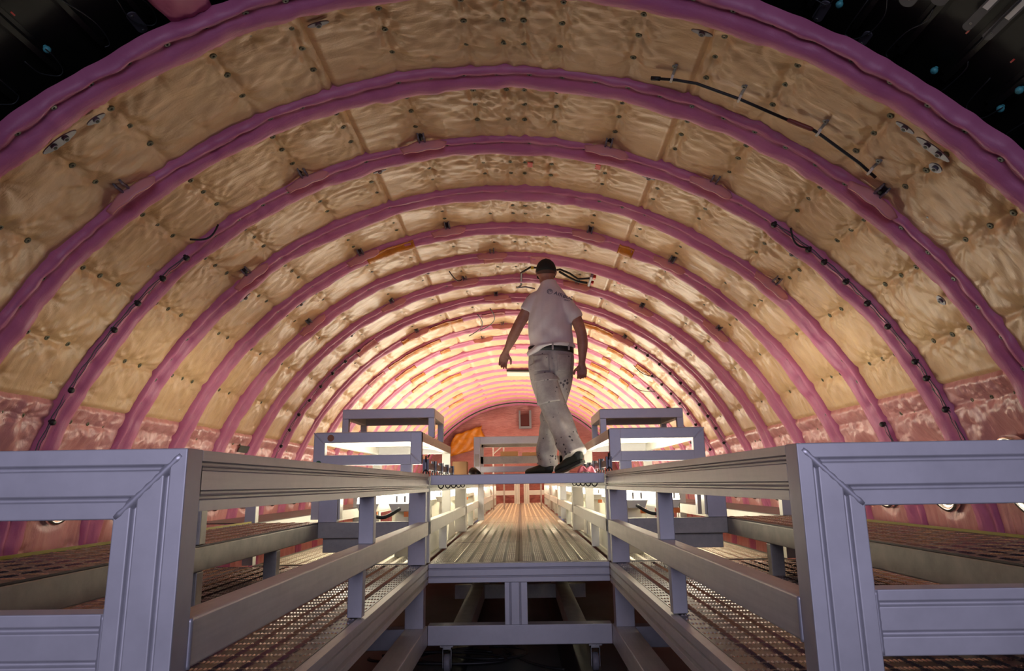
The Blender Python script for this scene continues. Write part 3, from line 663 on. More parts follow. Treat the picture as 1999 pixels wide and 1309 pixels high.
# centre bridge and lower end frame between the two sides, Y = 4
e = empty('aisle_walkway', (-.02, 8, -1.0), 'low checker plate aisle between the lit platforms, with ribbed front beam and castors', 'platform')
mb = MB(); xbeam(mb, XL+.001, XR-.001, -.530, -.428, 3.995, .05, (.3, .72)); mb.build('front_beam', M_alx, e, bv=.003)
for i in range(9):
    tread('deck_plate', XL, -.022, 4.05+i*1.35, 4.05+i*1.35+1.345, -.433, -.428+.001*(i % 2), M_chk, e, M_bar)
    tread('deck_plate', -.018, XR, 4.05+i*1.35, 4.05+i*1.35+1.345, -.433, -.428+.001*((i+1) % 2), M_chk, e, M_bar)
mb = MB(); zbeam(mb, -.100, .025, -.752, -.531, 4.0, .05, (.25, .68)); mb.build('stub_post', M_alx, e, bv=.002)
mb = MB(); mb.box(XL, XR, 4.0, 4.09, -.855, -.752); mb.build('lower_bar', M_alx, e, bv=.004)
for s, X in ((-1, XL), (1, XR)):
    mb = MB(); mb.box(X-s*.13, X-s*.23, 4.1, 8, -.86, -.76); mb.build('chassis_rail', M_galv, e)
mb = MB(); mb.box(XL, XR, 5.6, 5.66, -.86, -.76); mb.build('chassis_crossbar', M_galv, e)
for s in (-1, 1):
    X = -.42 if s < 0 else .39
    ca = empty('castor', (X, 4.05, -1.0), None, None); ca.parent = e; ca.location = Vector((X, 4.05, -1.0))-worg(e)
    for kk in ('label', 'category'):
        if kk in ca: del ca[kk]
    mb = MB(); mb.box(X-.035, X+.035, 4.0, 4.09, -.863, -.856); mb.build('top_plate', M_steel, ca)
    mb = MB(); mb.box(X-.026, X-.020, 4.02, 4.07, -.975, -.862); mb.box(X+.020, X+.026, 4.02, 4.07, -.975, -.862); mb.box(X-.026, X+.026, 4.02, 4.07, -.88, -.862); mb.build('fork', M_steel, ca, bv=.002)
    mb = MB(); nn = 24
    V = [(X+x_, 4.045+q*math.cos(2*PI*j/nn), -.952+q*math.sin(2*PI*j/nn)) for x_, q in [(-.017, .02), (-.017, .042), (-.012, .047), (.012, .047), (.017, .042), (.017, .02)] for j in range(nn)]
    mb.add(V, [(i*nn+j, i*nn+(j+1) % nn, (i+1)*nn+(j+1) % nn, (i+1)*nn+j) for i in range(5) for j in range(nn)]+[tuple(range(nn)), tuple(range(5*nn, 6*nn))]); mb.build('wheel', mat('grey_wheel', (.22, .22, .24), .5), ca, True)
for (x0_, x1_, y0_, w, sd) in [(-.62, -.06, 4.32, 'looped', 1), (-.45, .02, 4.4, 'second looped', 2), (-.9, -.1, 4.25, 'straggling', 3), (-.12, .22, 4.45, 'single trailing', 4)]:
    T = np.linspace(0, 1, 40); rs = np.random.RandomState(sd)
    if sd == 4: P = [(x0_+(x1_-x0_)*t_, 4.5-.45*t_-.1*math.sin(t_*3), -.99) for t_ in T]
    else: P = [((x0_+x1_)/2+(x1_-x0_)/2*math.cos(t_*2*PI*.93+sd), y0_+.13*math.sin(t_*2*PI*.93+sd)+.03*math.sin(t_*9), -.988+.004*sd) for t_ in T]
    mb = MB(); mb.tube(P, .008, 8); tag(mb.build('floor_cable', M_dark, None, True), '%s black cable lying on the floor under the walkway' % w, 'cable', 'black cables on the floor')

# upper centre deck with its blue front bar
e = empty('upper_deck', (-.02, 6, .03), 'raised central deck with lavender front bar that the worker walks on', 'platform')
mb = MB(); mb.box(XL+.008, XR-.008, 4.0, 4.05, .0, .056); mb.build('front_bar', M_alx, e, bv=.003)
mb = MB(); mb.box(XL+.01, XR-.01, 4.05, 7.98, .078-.025, .058-.0); mb.build('deck_plate', M_chk, e)
for yy in (5.0, 6.0, 7.0, 7.9):
    mb = MB(); mb.box(XL+.01, XR-.01, yy, yy+.04, .012, .052); mb.build('deck_joist', M_ivory, e)
DZ = .058

# lit side units further down the aisle
M_lit = metal_mat('lit_aluminium', (.72, .71, .66), .5, .35, (2, 2, 2), .12)  # aluminium copy for the lit units, lamplight put into its colour
def far_unit(side, i):
    X = XL if side < 0 else XR; s = side; y0 = 4.04+2.7*i; y1 = y0+2.66; w = 'left' if s < 0 else 'right'
    e = empty('aisle_trestle', (X+s*.4, y0+1.3, -.43), 'pale aluminium trestle along the %s of the aisle, %s behind the nearest platform' % (w, ORD[i+1]), 'platform', 'pale trestles along the aisle')
    mb = MB(); ybeam(mb, X, s, -.036, .05, y0, y1, .05, (.3, .7)); mb.build('top_beam', M_lit, e)
    mb = MB(); ybeam(mb, X, s, -.275, -.200, y0, y1, .05, ()); mb.build('mid_rail', M_lit, e, bv=.003)
    for yy in (y0, y1-.06): mb = MB(); mb.box(X+s*.0, X+s*.10, yy, yy+.05, -.428, -.036); mb.build('post', M_lit, e, bv=.002)
    mb = MB(); mb.box(X+s*.0, X+s*.05, y0+.9, y0+.95, -.428, -.275); mb.build('post', M_lit, e)
    (tread('deck_plate', X+s*.03, X+s*1.0, y0, y1, -.435, -.429, M_chk, e, M_bar) if i == 0 else MB().box(X+s*.03, X+s*1.0, y0, y1, -.435, -.429).build('deck_plate', M_chk, e))
    mb = MB(); mb.box(X+s*1.0, X+s*1.05, y0, y1, -.28, -.20); mb.build('outer_rail', M_lit, e)
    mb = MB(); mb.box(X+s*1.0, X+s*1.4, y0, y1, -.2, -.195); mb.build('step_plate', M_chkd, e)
    for yy in (y0, y1-.06): mb = MB(); mb.box(X+s*1.0, X+s*1.06, yy, yy+.05, -.428, .03); mb.build('post', M_lit, e)
    if i == 1: mb = MB(); mb.box(X+s*.09, X+s*.72, y0, y1, .052, .06); mb.build('light_blocker', M_lit, e)  # added plate over the second lamps, keeps their light off the box step
    for q in (.55, 1.75):
        mb = MB(); mb.prism([(y0+q, -.428), (y0+q+.62, -.428), (y0+q+.52, -.295), (y0+q+.10, -.295)], 'x', X+s*.075, X+s*.20); o = mb.build('trestle_box', M_ivory, e, bv=.003)
    return e
for i in range(4):
    far_unit(-1, i); far_unit(1, i)
# lamps
def lamp(x, y, side, i, j):
    w = 'left' if side < 0 else 'right'
    e = empty('strip_lamp', (x, y+.6, -.40), 'glowing white strip lamp on the %s of the aisle, %s row, %s from the front' % (w, ['inner', 'outer'][j], ORD[i+1]), 'lamp', 'strip lamps along the aisle')
    mb = MB(); mb.prism([(x-.072, -.105), (x+.072, -.105), (x+.05, -.155), (x-.05, -.155)], 'y', y, y+1.25); mb.build('housing', M_ivory, e, bv=.004)
    mb = MB(); prof = [(x+.066*math.cos(a_), -.104+.072*math.sin(a_)**.7) for a_ in np.linspace(0.001, PI-.001, 12)]; mb.prism(prof, 'y', y+.01, y+1.24); mb.build('diffuser', M_tube, e, True)
    for yy in (y+.12, y+1.1): mb = MB(); mb.box(x-.05, x+.05, yy, yy+.04, -.428, -.155); mb.build('stand', M_ivory, e)
    for xx in (-.02, .03): mb = MB(); mb.box(x+xx-.006, x+xx+.006, y-.006, y+.0, -.10, -.06); mb.build('clip', M_ivory, e)
    mb = MB(); mb.box(x+.025, x+.06, y-.004, y+.03, -.185, -.155); mb.build('orange_latch', M_orange, e)
    ld = bpy.data.lights.new('strip_light', 'AREA'); ld.shape = 'RECTANGLE'; ld.size = .12; ld.size_y = 1.2; ld.energy = LP*(LP0 if i == 0 else 1); ld.color = (1, .90, .70)
    lo = bpy.data.objects.new('strip_light', ld); C.objects.link(lo); lo.parent = e
    lo.location = Vector((x, y+.62, -.02))-worg(e); lo.rotation_euler = (PI, 0, 0)
    lo.rotation_euler = (PI, math.radians(12)*(-side)*(-1), 0)
LP = 9.5; LP0 = .18
for i in range(6):
    for s in (-1, 1):
        for j in range(2):
            x = (XL if s < 0 else XR)+s*(.215+.20*j) if s > 0 else XL-(.215+.20*j)
            lamp(x, 4.30+2.35*i, s, i, j)
for s in (-1, 1):
    xa = (XL-.215 if s < 0 else XR+.215); xb = xa+s*.20
    mb = MB(); mb.tube([(xa+(xb-xa)*t_, 4.29-.05*math.sin(t_*PI), -.135-.05*math.sin(t_*PI)) for t_ in np.linspace(0, 1, 14)], .011, 10)
    tag(mb.build('lamp_lead', M_dark, None, True), 'thick black lead looping between two strip lamp ends, %s of the aisle' % ('left' if s < 0 else 'right'), 'cable')

# step platforms A (lit from below) and B
def step_A(s):
    X0 = -.612 if s < 0 else .553; X1 = -1.285 if s < 0 else 1.14; w = 'left' if s < 0 else 'right'; y0, y1 = 4.30, 6.05
    e = empty('step_platform', ((X0+X1)/2, 5.2, .10), 'lavender aluminium step platform with lit underside, %s of the aisle' % w, 'platform')
    zt, zb, pw = .328, .128, .062
    mb = MB(); mb.box(X0, X1, y0, y0+.05, zt-pw, zt); mb.build('front_rail', M_alx, e, bv=.003)
    mb = MB(); mb.box(X0, X1, y0, y0+.05, zb, zb+pw); mb.build('lower_rail', M_alx, e, bv=.003)
    for x_, x2 in ((X0, X0+s*.07), (X1, X1-s*.07)): mb = MB(); mb.box(x_, x2, y0-.001, y0+.049, zb+.001, zt-.001); mb.build('post', M_alx, e, bv=.003)
    weld((X1, y0-.001, zt), (X1-s*.066, y0-.001, zt-.066), .004, e); weld((X0, y0-.001, zb), (X0+s*.066, y0-.001, zb+.066), .004, e)
    for x_ in (X0, X1): mb = MB(); mb.box(x_, x_+(s if x_ == X0 else -s)*.05, y0+.05, y1, zt-pw, zt); mb.build('side_rail', M_al, e, bv=.003)
    mb = MB(); mb.box(X0, X1, y1, y1+.05, zt-pw, zt); mb.build('rear_rail', M_alx, e)
    mb = MB(); mb.box(X0+s*.01, X1-s*.01, y0+.01, y1+.04, zt, zt+.004); mb.build('deck_plate', M_ivory, e)
    mb = MB(); mb.box(X0+s*.05, X1-s*.05, 5.15, 5.19, zt-.04, zt); mb.build('cross_joist', M_ivory, e)
    d = MB(); d.add([(X0+s*.05, y1, zt-.035), (X0+s*.09, y1, zt-.035), (X1-s*.25, y0+.05, zt-.035), (X1-s*.29, y0+.05, zt-.035), (X0+s*.05, y1, zt-.002), (X0+s*.09, y1, zt-.002), (X1-s*.25, y0+.05, zt-.002), (X1-s*.29, y0+.05, zt-.002)], [(0,1,2,3),(4,7,6,5),(0,4,5,1),(1,5,6,2),(2,6,7,3),(3,7,4,0)]); d.build('diagonal_brace', M_ivory, e)
    for x_ in (X0, X1-s*.07): mb = MB(); mb.box(x_, x_+s*.07, y1, y1+.05, -.428, zt-pw); mb.build('leg', M_lit, e)
    mb = MB(); mb.box(X0+s*.06, X0+s*.13, y0, y0+.05, .05, zb); mb.build('leg', M_alx, e)
    mb = MB(); mb.box(X1-s*.001, X1-s*.07, y0, y0+.05, -.195, zb); mb.build('leg', M_alx, e)
    if s < 0:
        for (x_, z_, m_, r_2) in ((X1+.105, zt-.032, M_brown, .021), (X1+.035, zb+.012, M_green, .018)):
            mb = MB(); mb.tube([(x_, y0-.0035, z_), (x_, y0-.001, z_)], r_2, 20); mb.build('round_sticker', m_, e)
    return e
step_A(-1); step_A(1)
def step_B(s):
    X0 = -.612 if s < 0 else .573; X1 = -1.275 if s < 0 else 1.168; w = 'left' if s < 0 else 'right'; y0, y1 = 4.93, 5.50; zt = .54 if s < 0 else .515; pw = .066; zf = .333
    e = empty('step_stool', ((X0+X1)/2, 5.2, zf), 'small lavender step stool standing on the %s step platform' % w, 'step stool')
    mb = MB(); mb.box(X0, X1, y0, y0+.045, zt-pw, zt); mb.build('front_rail', M_alx, e, bv=.003)
    mb = MB(); mb.box(X0, X1, y1, y1+.045, zt-pw, zt); mb.build('rear_rail', M_alx, e, bv=.003)
    for x_ in (X0, X1): mb = MB(); mb.box(x_, x_+(s if x_ == X0 else -s)*.045, y0+.045, y1, zt-pw, zt); mb.build('side_rail', M_al, e, bv=.003)
    mb = MB(); mb.box(X0+s*.01, X1-s*.01, y0+.01, y1+.03, zt, zt+.003); mb.build('tread', M_galv, e)
    d = MB(); a0, a1 = X0+s*.1, X1-s*.3; d.add([(a0, y1, zt-.03), (a0+s*.03, y1, zt-.03), (a1+s*.03, y0+.04, zt-.03), (a1, y0+.04, zt-.03), (a0, y1, zt-.002), (a0+s*.03, y1, zt-.002), (a1+s*.03, y0+.04, zt-.002), (a1, y0+.04, zt-.002)], [(0,1,2,3),(4,7,6,5),(0,4,5,1),(1,5,6,2),(2,6,7,3),(3,7,4,0)]); d.build('diagonal_brace', M_ivory, e)
    for x_ in (X0, X1-s*.045):
        for yy in (y0, y1): mb = MB(); mb.box(x_, x_+s*.045, yy, yy+.045, zf, zt-pw); mb.build('leg', M_alx, e, bv=.003)
    return e
step_B(-1); step_B(1)
mb = MB(); mb.box(-1.05, -.93, 5.65, 5.9, .333, .43); tag(mb.build('cardboard_box', M_wood, None, bv=.003), 'tan box on the left step platform behind the stool', 'box')
mb = MB(); mb.box(.82, .93, 5.7, 5.9, .333, .42); tag(mb.build('cardboard_box', M_wood, None, bv=.003), 'tan box on the right step platform behind the stool', 'box')
for s in (-1, 1):
    mb = MB(); x_ = -.86 if s < 0 else .75
    mb.tube([(x_, 5.6, .36), (x_-s*(-.12), 5.7, .35)], .02, 8); mb.tube([(x_, 5.75, .37), (x_+s*(-.16), 5.62, .345)], .012, 8); mb.box(x_-.04, x_+.04, 5.68, 5.78, .333, .39)
    tag(mb.build('hand_tool', M_grey, None, bv=.002), 'dark hand tool lying behind the stool on the %s step platform' % ('left' if s < 0 else 'right'), 'tool')

# clamps along the inner edge
for s in (-1, 1):
    X = -.575 if s < 0 else .535
    for i, y in enumerate((4.22, 4.62, 5.02, 5.42, 5.82)):
        w = 'left' if s < 0 else 'right'
        e = empty('deck_clamp', (X, y, .05), 'grey spring clamp with a hanging ring on the %s deck edge, %s from the front' % (w, ORD[i+1]), 'clamp', 'spring clamps along the deck edges')
        mb = MB(); mb.box(X-.018, X-.012, y, y+.03, .085, .155); mb.box(X+.012, X+.018, y, y+.03, .085, .155); mb.box(X-.018, X+.018, y+.024, y+.03, .085, .155); mb.build('channel', M_grey, e, bv=.001)
        mb = MB(); mb.tube([(X, y+.01, .05), (X, y+.01, .175 if i == 0 else .155)], .005, 8); mb.build('pin', M_dark, e, True)
        mb = MB(); mb.tube([(X+.018*math.cos(a_), y+.01, .068+.020*math.sin(a_)) for a_ in np.linspace(0, 2*PI, 18)], .004, 6); mb.build('ring', M_dark, e, True)
        mb = MB(); xr = X-s*.09; mb.tube([(xr+.016*math.cos(a_), y+.03, -.0-.02*math.sin(a_)+.0) for a_ in np.linspace(.0, PI, 14)], .004, 6); mb.build('lower_ring', M_dark, e, True)
    mb = MB(); mb.box(X+.005, X-.005, 4.2, 5.95, .095, .135)
    tag(mb.build('edge_strip', M_grey, None), 'grey strip behind the spring clamps, %s deck edge' % ('left' if s < 0 else 'right'), 'strip')

# small frame C at Y=8 at the end of the deck
e = empty('box_step', (0, 8.3, .0), 'lavender box frame step at the far end of the central deck, behind the worker', 'platform')
x0, x1 = -.537, .56
mb = MB(); mb.box(x0, x1, 8.0, 8.06, .455, .54); mb.build('front_rail', M_alx, e, bv=.004)
mb = MB(); mb.box(x0, x1, 8.0, 8.06, .135, .20); mb.build('lower_rail', M_alx, e, bv=.004)
mb = MB(); mb.box(x0, x1, 8.7, 8.76, .455, .54); mb.build('rear_rail', M_galv, e)
mb = MB(); mb.box(x0, x1, 8.7, 8.76, .25, .34); mb.build('rear_lower_rail', M_galv, e)
for xx, s in ((x0, 1), (x1, -1)):
    for yy in (7.99, 8.7): mb = MB(); mb.box(xx, xx+s*.075, yy, yy+.06, -.428 if yy > 8.1 else .0, .535); mb.build('post', M_alx, e, bv=.003)
    mb = MB(); mb.box(xx, xx+s*.05, 8.06, 8.7, .46, .535); mb.build('side_rail', M_al, e)
mb = MB(); mb.box(x0+.015, x0+.06, 7.975, 7.989, .20, .34); mb.build('hinge_plate', M_galv, e, bv=.002)
tag(MB().box(-.25, -.03, 8.705, 8.755, .341, .40).build('wooden_block', M_wood, None, bv=.003), 'left of two pale wooden blocks on the rear bar of the far step frame', 'wood block')
tag(MB().box(.02, .30, 8.705, 8.755, .341, .385).build('wooden_block', M_wood, None, bv=.003), 'right of two pale wooden blocks on the rear bar of the far step frame', 'wood block')
e = empty('rear_scaffold', (0, 12, -.43), 'thin pale scaffold rails standing far back behind the step frame', 'scaffold')
for x_ in (-.47, -.29, .34, .52): mb = MB(); mb.box(x_-.012, x_+.012, 12, 12.03, -.42, .66); mb.build('upright', M_dull, e)
for z_ in (.43, .64): mb = MB(); mb.box(-.50, .55, 11.97, 12.0, z_-.012, z_+.012); mb.build('rail', M_dull, e)
mb = MB(); mb.tube([(-.46, 12, .52), (-.32, 12, .64)], .012, 6); mb.build('diagonal_brace', M_dull, e)
e = empty('twin_post_scaffold', (0, 15.5, -.43), 'white twin-post frame with crossbars closing the far end of the low aisle', 'scaffold')
for (a_, b_) in ((-.15, -.03), (.06, .18)): mb = MB(); zbeam(mb, a_, b_, -.43, .05, 15.5, .06, (.3, .7)); mb.build('post', M_lit, e)
for (a_, b_) in ((-.60, -.15), (.18, .58)): mb = MB(); mb.box(a_, b_, 15.5, 15.56, -.24, -.14); mb.build('crossbar', M_lit, e)
# clutter at deck edges
tag(MB().box(-.60, -.47, 6.1, 6.25, .06, .20).build('cardboard_carton', M_card, None, bv=.004), 'brown carton at the left edge of the central deck', 'box')
mb = MB(); mb.tube([(-.47, 6.6, .10), (-.44, 6.5, .11), (-.39, 6.42, .09)], [.02, .05, .03], 10); tag(mb.build('work_glove', M_dark, None, True), 'black glove beside the brown carton on the deck edge', 'glove')
V = []; nn = 10
for i in range(nn):
    for j in range(nn):
        s_, q = i/(nn-1), j/(nn-1); V.append((.40+.12*s_+.01*math.sin(j), 4.9+.12*q, .06+.045*abs(math.sin(s_*6)*math.cos(q*4))+.02*math.sin(PI*s_)))
o = mk('pink_rag', V, [(i*nn+j, (i+1)*nn+j, (i+1)*nn+j+1, i*nn+j+1) for i in range(nn-1) for j in range(nn-1)], mat('pink_cloth', (.75, .22, .3), .7), None, True); tag(o, 'crumpled pink rag on the deck behind the worker\'s raised heel', 'rag'); md = o.modifiers.new('t', 'SOLIDIFY'); md.thickness = .006

# ------------------------------------------------------------------ the worker
def limb(mb, rows, hint=(1, 0, 0), n=18, m=6, capr=True, pw=2.):
    """rows: (x, y, z, ra, rb); ra along hint, rb across"""
    Q = catmull(rows, m); k = len(Q); V = []; h = np.array(hint, float)
    for i in range(k):
        d = Q[min(i+1, k-1), :3]-Q[max(i-1, 0), :3]; d /= np.linalg.norm(d)
        a = h-d*(h@d); a /= np.linalg.norm(a); b_ = np.cross(d, a)
        for j in range(n):
            t_ = 2*PI*j/n; c_, s_ = math.cos(t_), math.sin(t_)
            V.append(Q[i, :3]+a*Q[i, 3]*math.copysign(abs(c_)**(2/pw), c_)+b_*Q[i, 4]*math.copysign(abs(s_)**(2/pw), s_))
    d0 = Q[0, :3]-Q[1, :3]; d0 /= np.linalg.norm(d0); d1 = Q[-1, :3]-Q[-2, :3]; d1 /= np.linalg.norm(d1)
    V.append(Q[0, :3]+d0*min(Q[0, 3], Q[0, 4])*(.7 if capr else 0)); V.append(Q[-1, :3]+d1*min(Q[-1, 3], Q[-1, 4])*(.7 if capr else 0))
    Fc = [(i*n+j, i*n+(j+1) % n, (i+1)*n+(j+1) % n, (i+1)*n+j) for i in range(k-1) for j in range(n)]
    Fc += [(k*n, (j+1) % n, j) for j in range(n)]+[(k*n+1, (k-1)*n+j, (k-1)*n+(j+1) % n) for j in range(n)]
    mb.add(V, Fc); return mb
def ball(mb, c, r, n=14):
    c = np.array(c); V = []; 
    for i in range(1, n):
        for j in range(n*2): a, b_ = PI*i/n, PI*j/n; V.append(c+np.array([math.sin(a)*math.cos(b_)*r[0], math.sin(a)*math.sin(b_)*r[1], math.cos(a)*r[2]]))
    V += [c+np.array([0, 0, r[2]]), c-np.array([0, 0, r[2]])]; q = n*2
    Fc = [(i*q+j, i*q+(j+1) % q, (i+1)*q+(j+1) % q, (i+1)*q+j) for i in range(n-2) for j in range(q)]
    Fc += [((n-1)*q, (j+1) % q, j) for j in range(q)]+[((n-1)*q+1, (n-2)*q+j, (n-2)*q+(j+1) % q) for j in range(q)]
    mb.add(V, Fc); return mb
def fuse(mb, name, m, parent, vox, smooth=4, deform=None, org=None):
    o = mb.build(name, m, None, True)
    r1 = o.modifiers.new('r', 'REMESH'); r1.mode = 'VOXEL'; r1.voxel_size = vox; r1.use_smooth_shade = True
    s1 = o.modifiers.new('s', 'SMOOTH'); s1.factor = .6; s1.iterations = smooth
    bpy.context.view_layer.update(); dg = bpy.context.evaluated_depsgraph_get()
    me = bpy.data.meshes.new_from_object(o.evaluated_get(dg)); og = np.array(ORG[o.name])
    n = len(me.vertices); co_ = np.empty(n*3); me.vertices.foreach_get('co', co_); co_ = co_.reshape(-1, 3)+og
    if deform is not None:
        no = np.empty(n*3); me.vertices.foreach_get('normal', no); no = no.reshape(-1, 3); co_ = deform(co_, no)
    og2 = np.array(org if org is not None else og); me.vertices.foreach_set('co', (co_-og2).ravel()); me.materials.clear(); me.materials.append(m)
    me.polygons.foreach_set('use_smooth', [True]*len(me.polygons)); me.update()
    bpy.data.objects.remove(o); ob = bpy.data.objects.new(name, me); C.objects.link(ob)
    if parent: ob.parent = parent
    ob.location = Vector(og2)-worg(parent); ORG[ob.name] = Vector(og2)
    return ob, co_
def hand(mb, w, d, n_, th, curl, hl=1.0):
    w = np.array(w, float); d = np.array(d, float); d /= np.linalg.norm(d); n_ = np.array(n_, float); n_ -= d*(n_@d); n_ /= np.linalg.norm(n_); s_ = np.cross(d, n_); s_ = s_ if s_@np.array(th) > 0 else -s_
    rows = [(*(w-d*.02), .027, .021), (*(w+d*.012), .031, .019), (*(w+d*.045), .041, .017), (*(w+d*.078+n_*.002), .041, .013), (*(w+d*.092+n_*.004), .036, .009)]
    limb(mb, rows, s_, 16, 4)
    ball(mb, w+d*.035+s_*.026+n_*.008, (.018, .018, .022), 8)
    for off, L, c in zip((.030, .010, -.010, -.029), (.070, .078, .072, .057), (0, .1, .2, .32)):
        p = w+d*.082+s_*off+n_*.003; ang = .25+c*.4; pts = [(*(p-d*.02), .0088, .0088), (*p, .0090, .0090)]
        for q, fr in enumerate((.45, .31, .24)):
            ang += (curl if q else curl*.5); dd = d*math.cos(ang)+n_*math.sin(ang)+s_*off*1.2
            p = p+dd/np.linalg.norm(dd)*L*fr; r = (.0083, .0075, .0064)[q]; pts.append((*p, r, r))
        limb(mb, pts, s_, 10, 3)
    p = w+d*.028+s_*.034+n_*.006; pts = [(*(p-s_*.012), .012, .012)]
    for q, fr in enumerate((.028, .026, .020)):
        dd = d*(.75+.12*q)+s_*(.62-.28*q)+n_*(.30+.12*q); p = p+dd/np.linalg.norm(dd)*fr; r = (.0108, .0096, .0078)[q]; pts.append((*p, r, r))
    limb(mb, pts, n_, 10, 3)
M_skin2 = mat('skin', (.34, .165, .12), .5, 0, Subsurface_Weight=.08)
t = NT(M_skin2); t.l(t.ramp(t.noise(t.coord('Object'), 22, 4), [(.35, (.29, .135, .10)), (.7, (.39, .20, .15))]), t.b.inputs['Base Color'])
M_shirt = mat('shirt_cotton', (.66, .62, .64), .85, 0, Sheen_Weight=.2); t = NT(M_shirt)
t.l(t.bump(t.noise(t.coord('Object'), 26, 4), .003, .5), t.b.inputs['Normal'])
M_trous = mat('painted_work_cotton', (.44, .41, .40), .85); t = NT(M_trous)
vo = t.n('ShaderNodeTexVoronoi'); vo.inputs['Scale'].default_value = 30; t.l(t.coord('Object'), vo.inputs['Vector']); nn_ = t.noise(t.coord('Object'), 9, 3)
spots = t.math('LESS_THAN', vo.outputs['Distance'], t.math('MULTIPLY', t.math('SUBTRACT', nn_, .46), 1.7))
base = t.ramp(t.noise(t.coord('Object'), 6, 5, .7), [(.35, (.27, .25, .25)), (.65, (.44, .41, .40))])
mx = t.n('ShaderNodeMix', data_type='RGBA'); t.l(spots, mx.inputs[0]); t.l(base, mx.inputs[6]); mx.inputs[7].default_value = (.06, .055, .07, 1); t.l(mx.outputs[2], t.b.inputs['Base Color'])
t.l(t.bump(t.noise(t.coord('Object'), 30, 4), .003, .6), t.b.inputs['Normal'])

body = MB()
# torso and legs under the clothes, arms, neck and head in one surface
limb(body, [(.262, 5.48, .90, .14, .09), (.266, 5.48, 1.05, .135, .085), (.262, 5.48, 1.25, .145, .095), (.262, 5.48, 1.42, .155, .09), (.258, 5.485, 1.53, .085, .06)], (1, 0, 0), 20)
limb(body, [(.180, 5.46, .90, .08, .08), (.25, 5.40, .68, .068, .072), (.305, 5.36, .50, .05, .055), (.36, 5.31, .36, .048, .055), (.42, 5.255, .18, .033, .038)])
limb(body, [(.345, 5.50, .90, .08, .08), (.295, 5.55, .70, .068, .072), (.245, 5.60, .52, .05, .055), (.22, 5.645, .36, .048, .055), (.205, 5.70, .15, .033, .038)])
limb(body, [(.195, 5.49, 1.505, .05, .05), (.125, 5.50, 1.49, .055, .055), (.068, 5.50, 1.385, .048, .049), (.012, 5.50, 1.29, .044, .045), (-.012, 5.505, 1.245, .045, .044), (-.050, 5.53, 1.175, .043, .041), (-.085, 5.565, 1.11, .031, .030), (-.105, 5.58, 1.071, .024, .023)], (0, 1, 0), 18)
limb(body, [(.335, 5.47, 1.46, .05, .05), (.412, 5.445, 1.41, .054, .054), (.470, 5.42, 1.30, .048, .048), (.502, 5.40, 1.195, .043, .044), (.510, 5.40, 1.15, .044, .043), (.514, 5.402, 1.08, .042, .042), (.508, 5.41, .985, .030, .031), (.504, 5.42, .93, .024, .024)], (0, 1, 0), 18)
hand(body, (-.105, 5.58, 1.071), (-.30, .30, -.90), (.25, -1, -.25), (1, 0, 0), .38)
hand(body, (.504, 5.42, .93), (-.02, .08, -1), (-.15, -1, -.05), (-1, 0, 0), .62)
limb(body, [(.262, 5.475, 1.50, .085, .07), (.256, 5.485, 1.58, .062, .062), (.250, 5.50, 1.64, .056, .058), (.246, 5.505, 1.70, .056, .058)], (1, 0, 0), 18)
hx, hy, hz = .241, 5.515, 1.745
ball(body, (hx, hy, hz), (.077, .094, .094)); ball(body, (hx, hy+.035, hz-.065), (.058, .062, .062)); ball(body, (hx, hy+.075, hz-.098), (.028, .028, .022), 10)
limb(body, [(hx, hy+.088, hz+.005, .009, .008), (hx, hy+.104, hz-.022, .011, .010), (hx, hy+.108, hz-.038, .015, .011)], (1, 0, 0), 10, 3)
ball(body, (hx, hy+.089, hz-.066), (.024, .012, .007), 8); ball(body, (hx, hy+.086, hz-.076), (.022, .012, .008), 8)
for s in (-1, 1):
    ball(body, (hx+s*.030, hy+.080, hz+.014), (.022, .014, .007), 8); ball(body, (hx+s*.046, hy+.066, hz-.03), (.020, .020, .018), 8)
    limb(body, [(hx+s*.077, hy-.006, hz+.012, .004, .012), (hx+s*.084, hy-.010, hz-.010, .007, .017), (hx+s*.080, hy+.0, hz-.034, .006, .010), (hx+s*.076, hy+.006, hz-.044, .005, .006)], (1, 0, 0), 10, 3)
person, _ = fuse(body, 'person', M_skin2, None, .0042, 3, org=(.25, 5.48, .058))
tag(person, 'worker in black cap, pale t-shirt and paint-spotted trousers walking away on the central deck', 'person')
for s in (-1, 1):
    mb = MB(); ball(mb, (hx+s*.030, hy+.0835, hz-.004), (.011, .008, .009), 10); mb.build('eye', M_white, person, True)
    mb = MB(); ball(mb, (hx+s*.030, hy+.0900, hz-.004), (.0045, .003, .0045), 8); mb.build('pupil', M_dark, person, True)
# t-shirt
sh = MB()
limb(sh, [(.264, 5.48, 1.035, .197, .146), (.266, 5.48, 1.12, .183, .130), (.262, 5.48, 1.22, .176, .125), (.260, 5.485, 1.33, .182, .122), (.262, 5.485, 1.43, .172, .110), (.262, 5.485, 1.50, .150, .094), (.260, 5.49, 1.565, .108, .080), (.257, 5.49, 1.615, .072, .070), (.254, 5.492, 1.638, .066, .067)], (1, -.12, -.1), 26, 6, False)
limb(sh, [(.20, 5.49, 1.49, .075, .075), (.150, 5.50, 1.485, .070, .074), (.105, 5.50, 1.43, .066, .072), (.072, 5.50, 1.385, .060, .066)], (0, 1, 0), 20, 5, False)
limb(sh, [(.33, 5.47, 1.455, .075, .075), (.385, 5.455, 1.425, .072, .076), (.438, 5.432, 1.35, .066, .070), (.474, 5.42, 1.295, .058, .064)], (0, 1, 0), 20, 5, False)
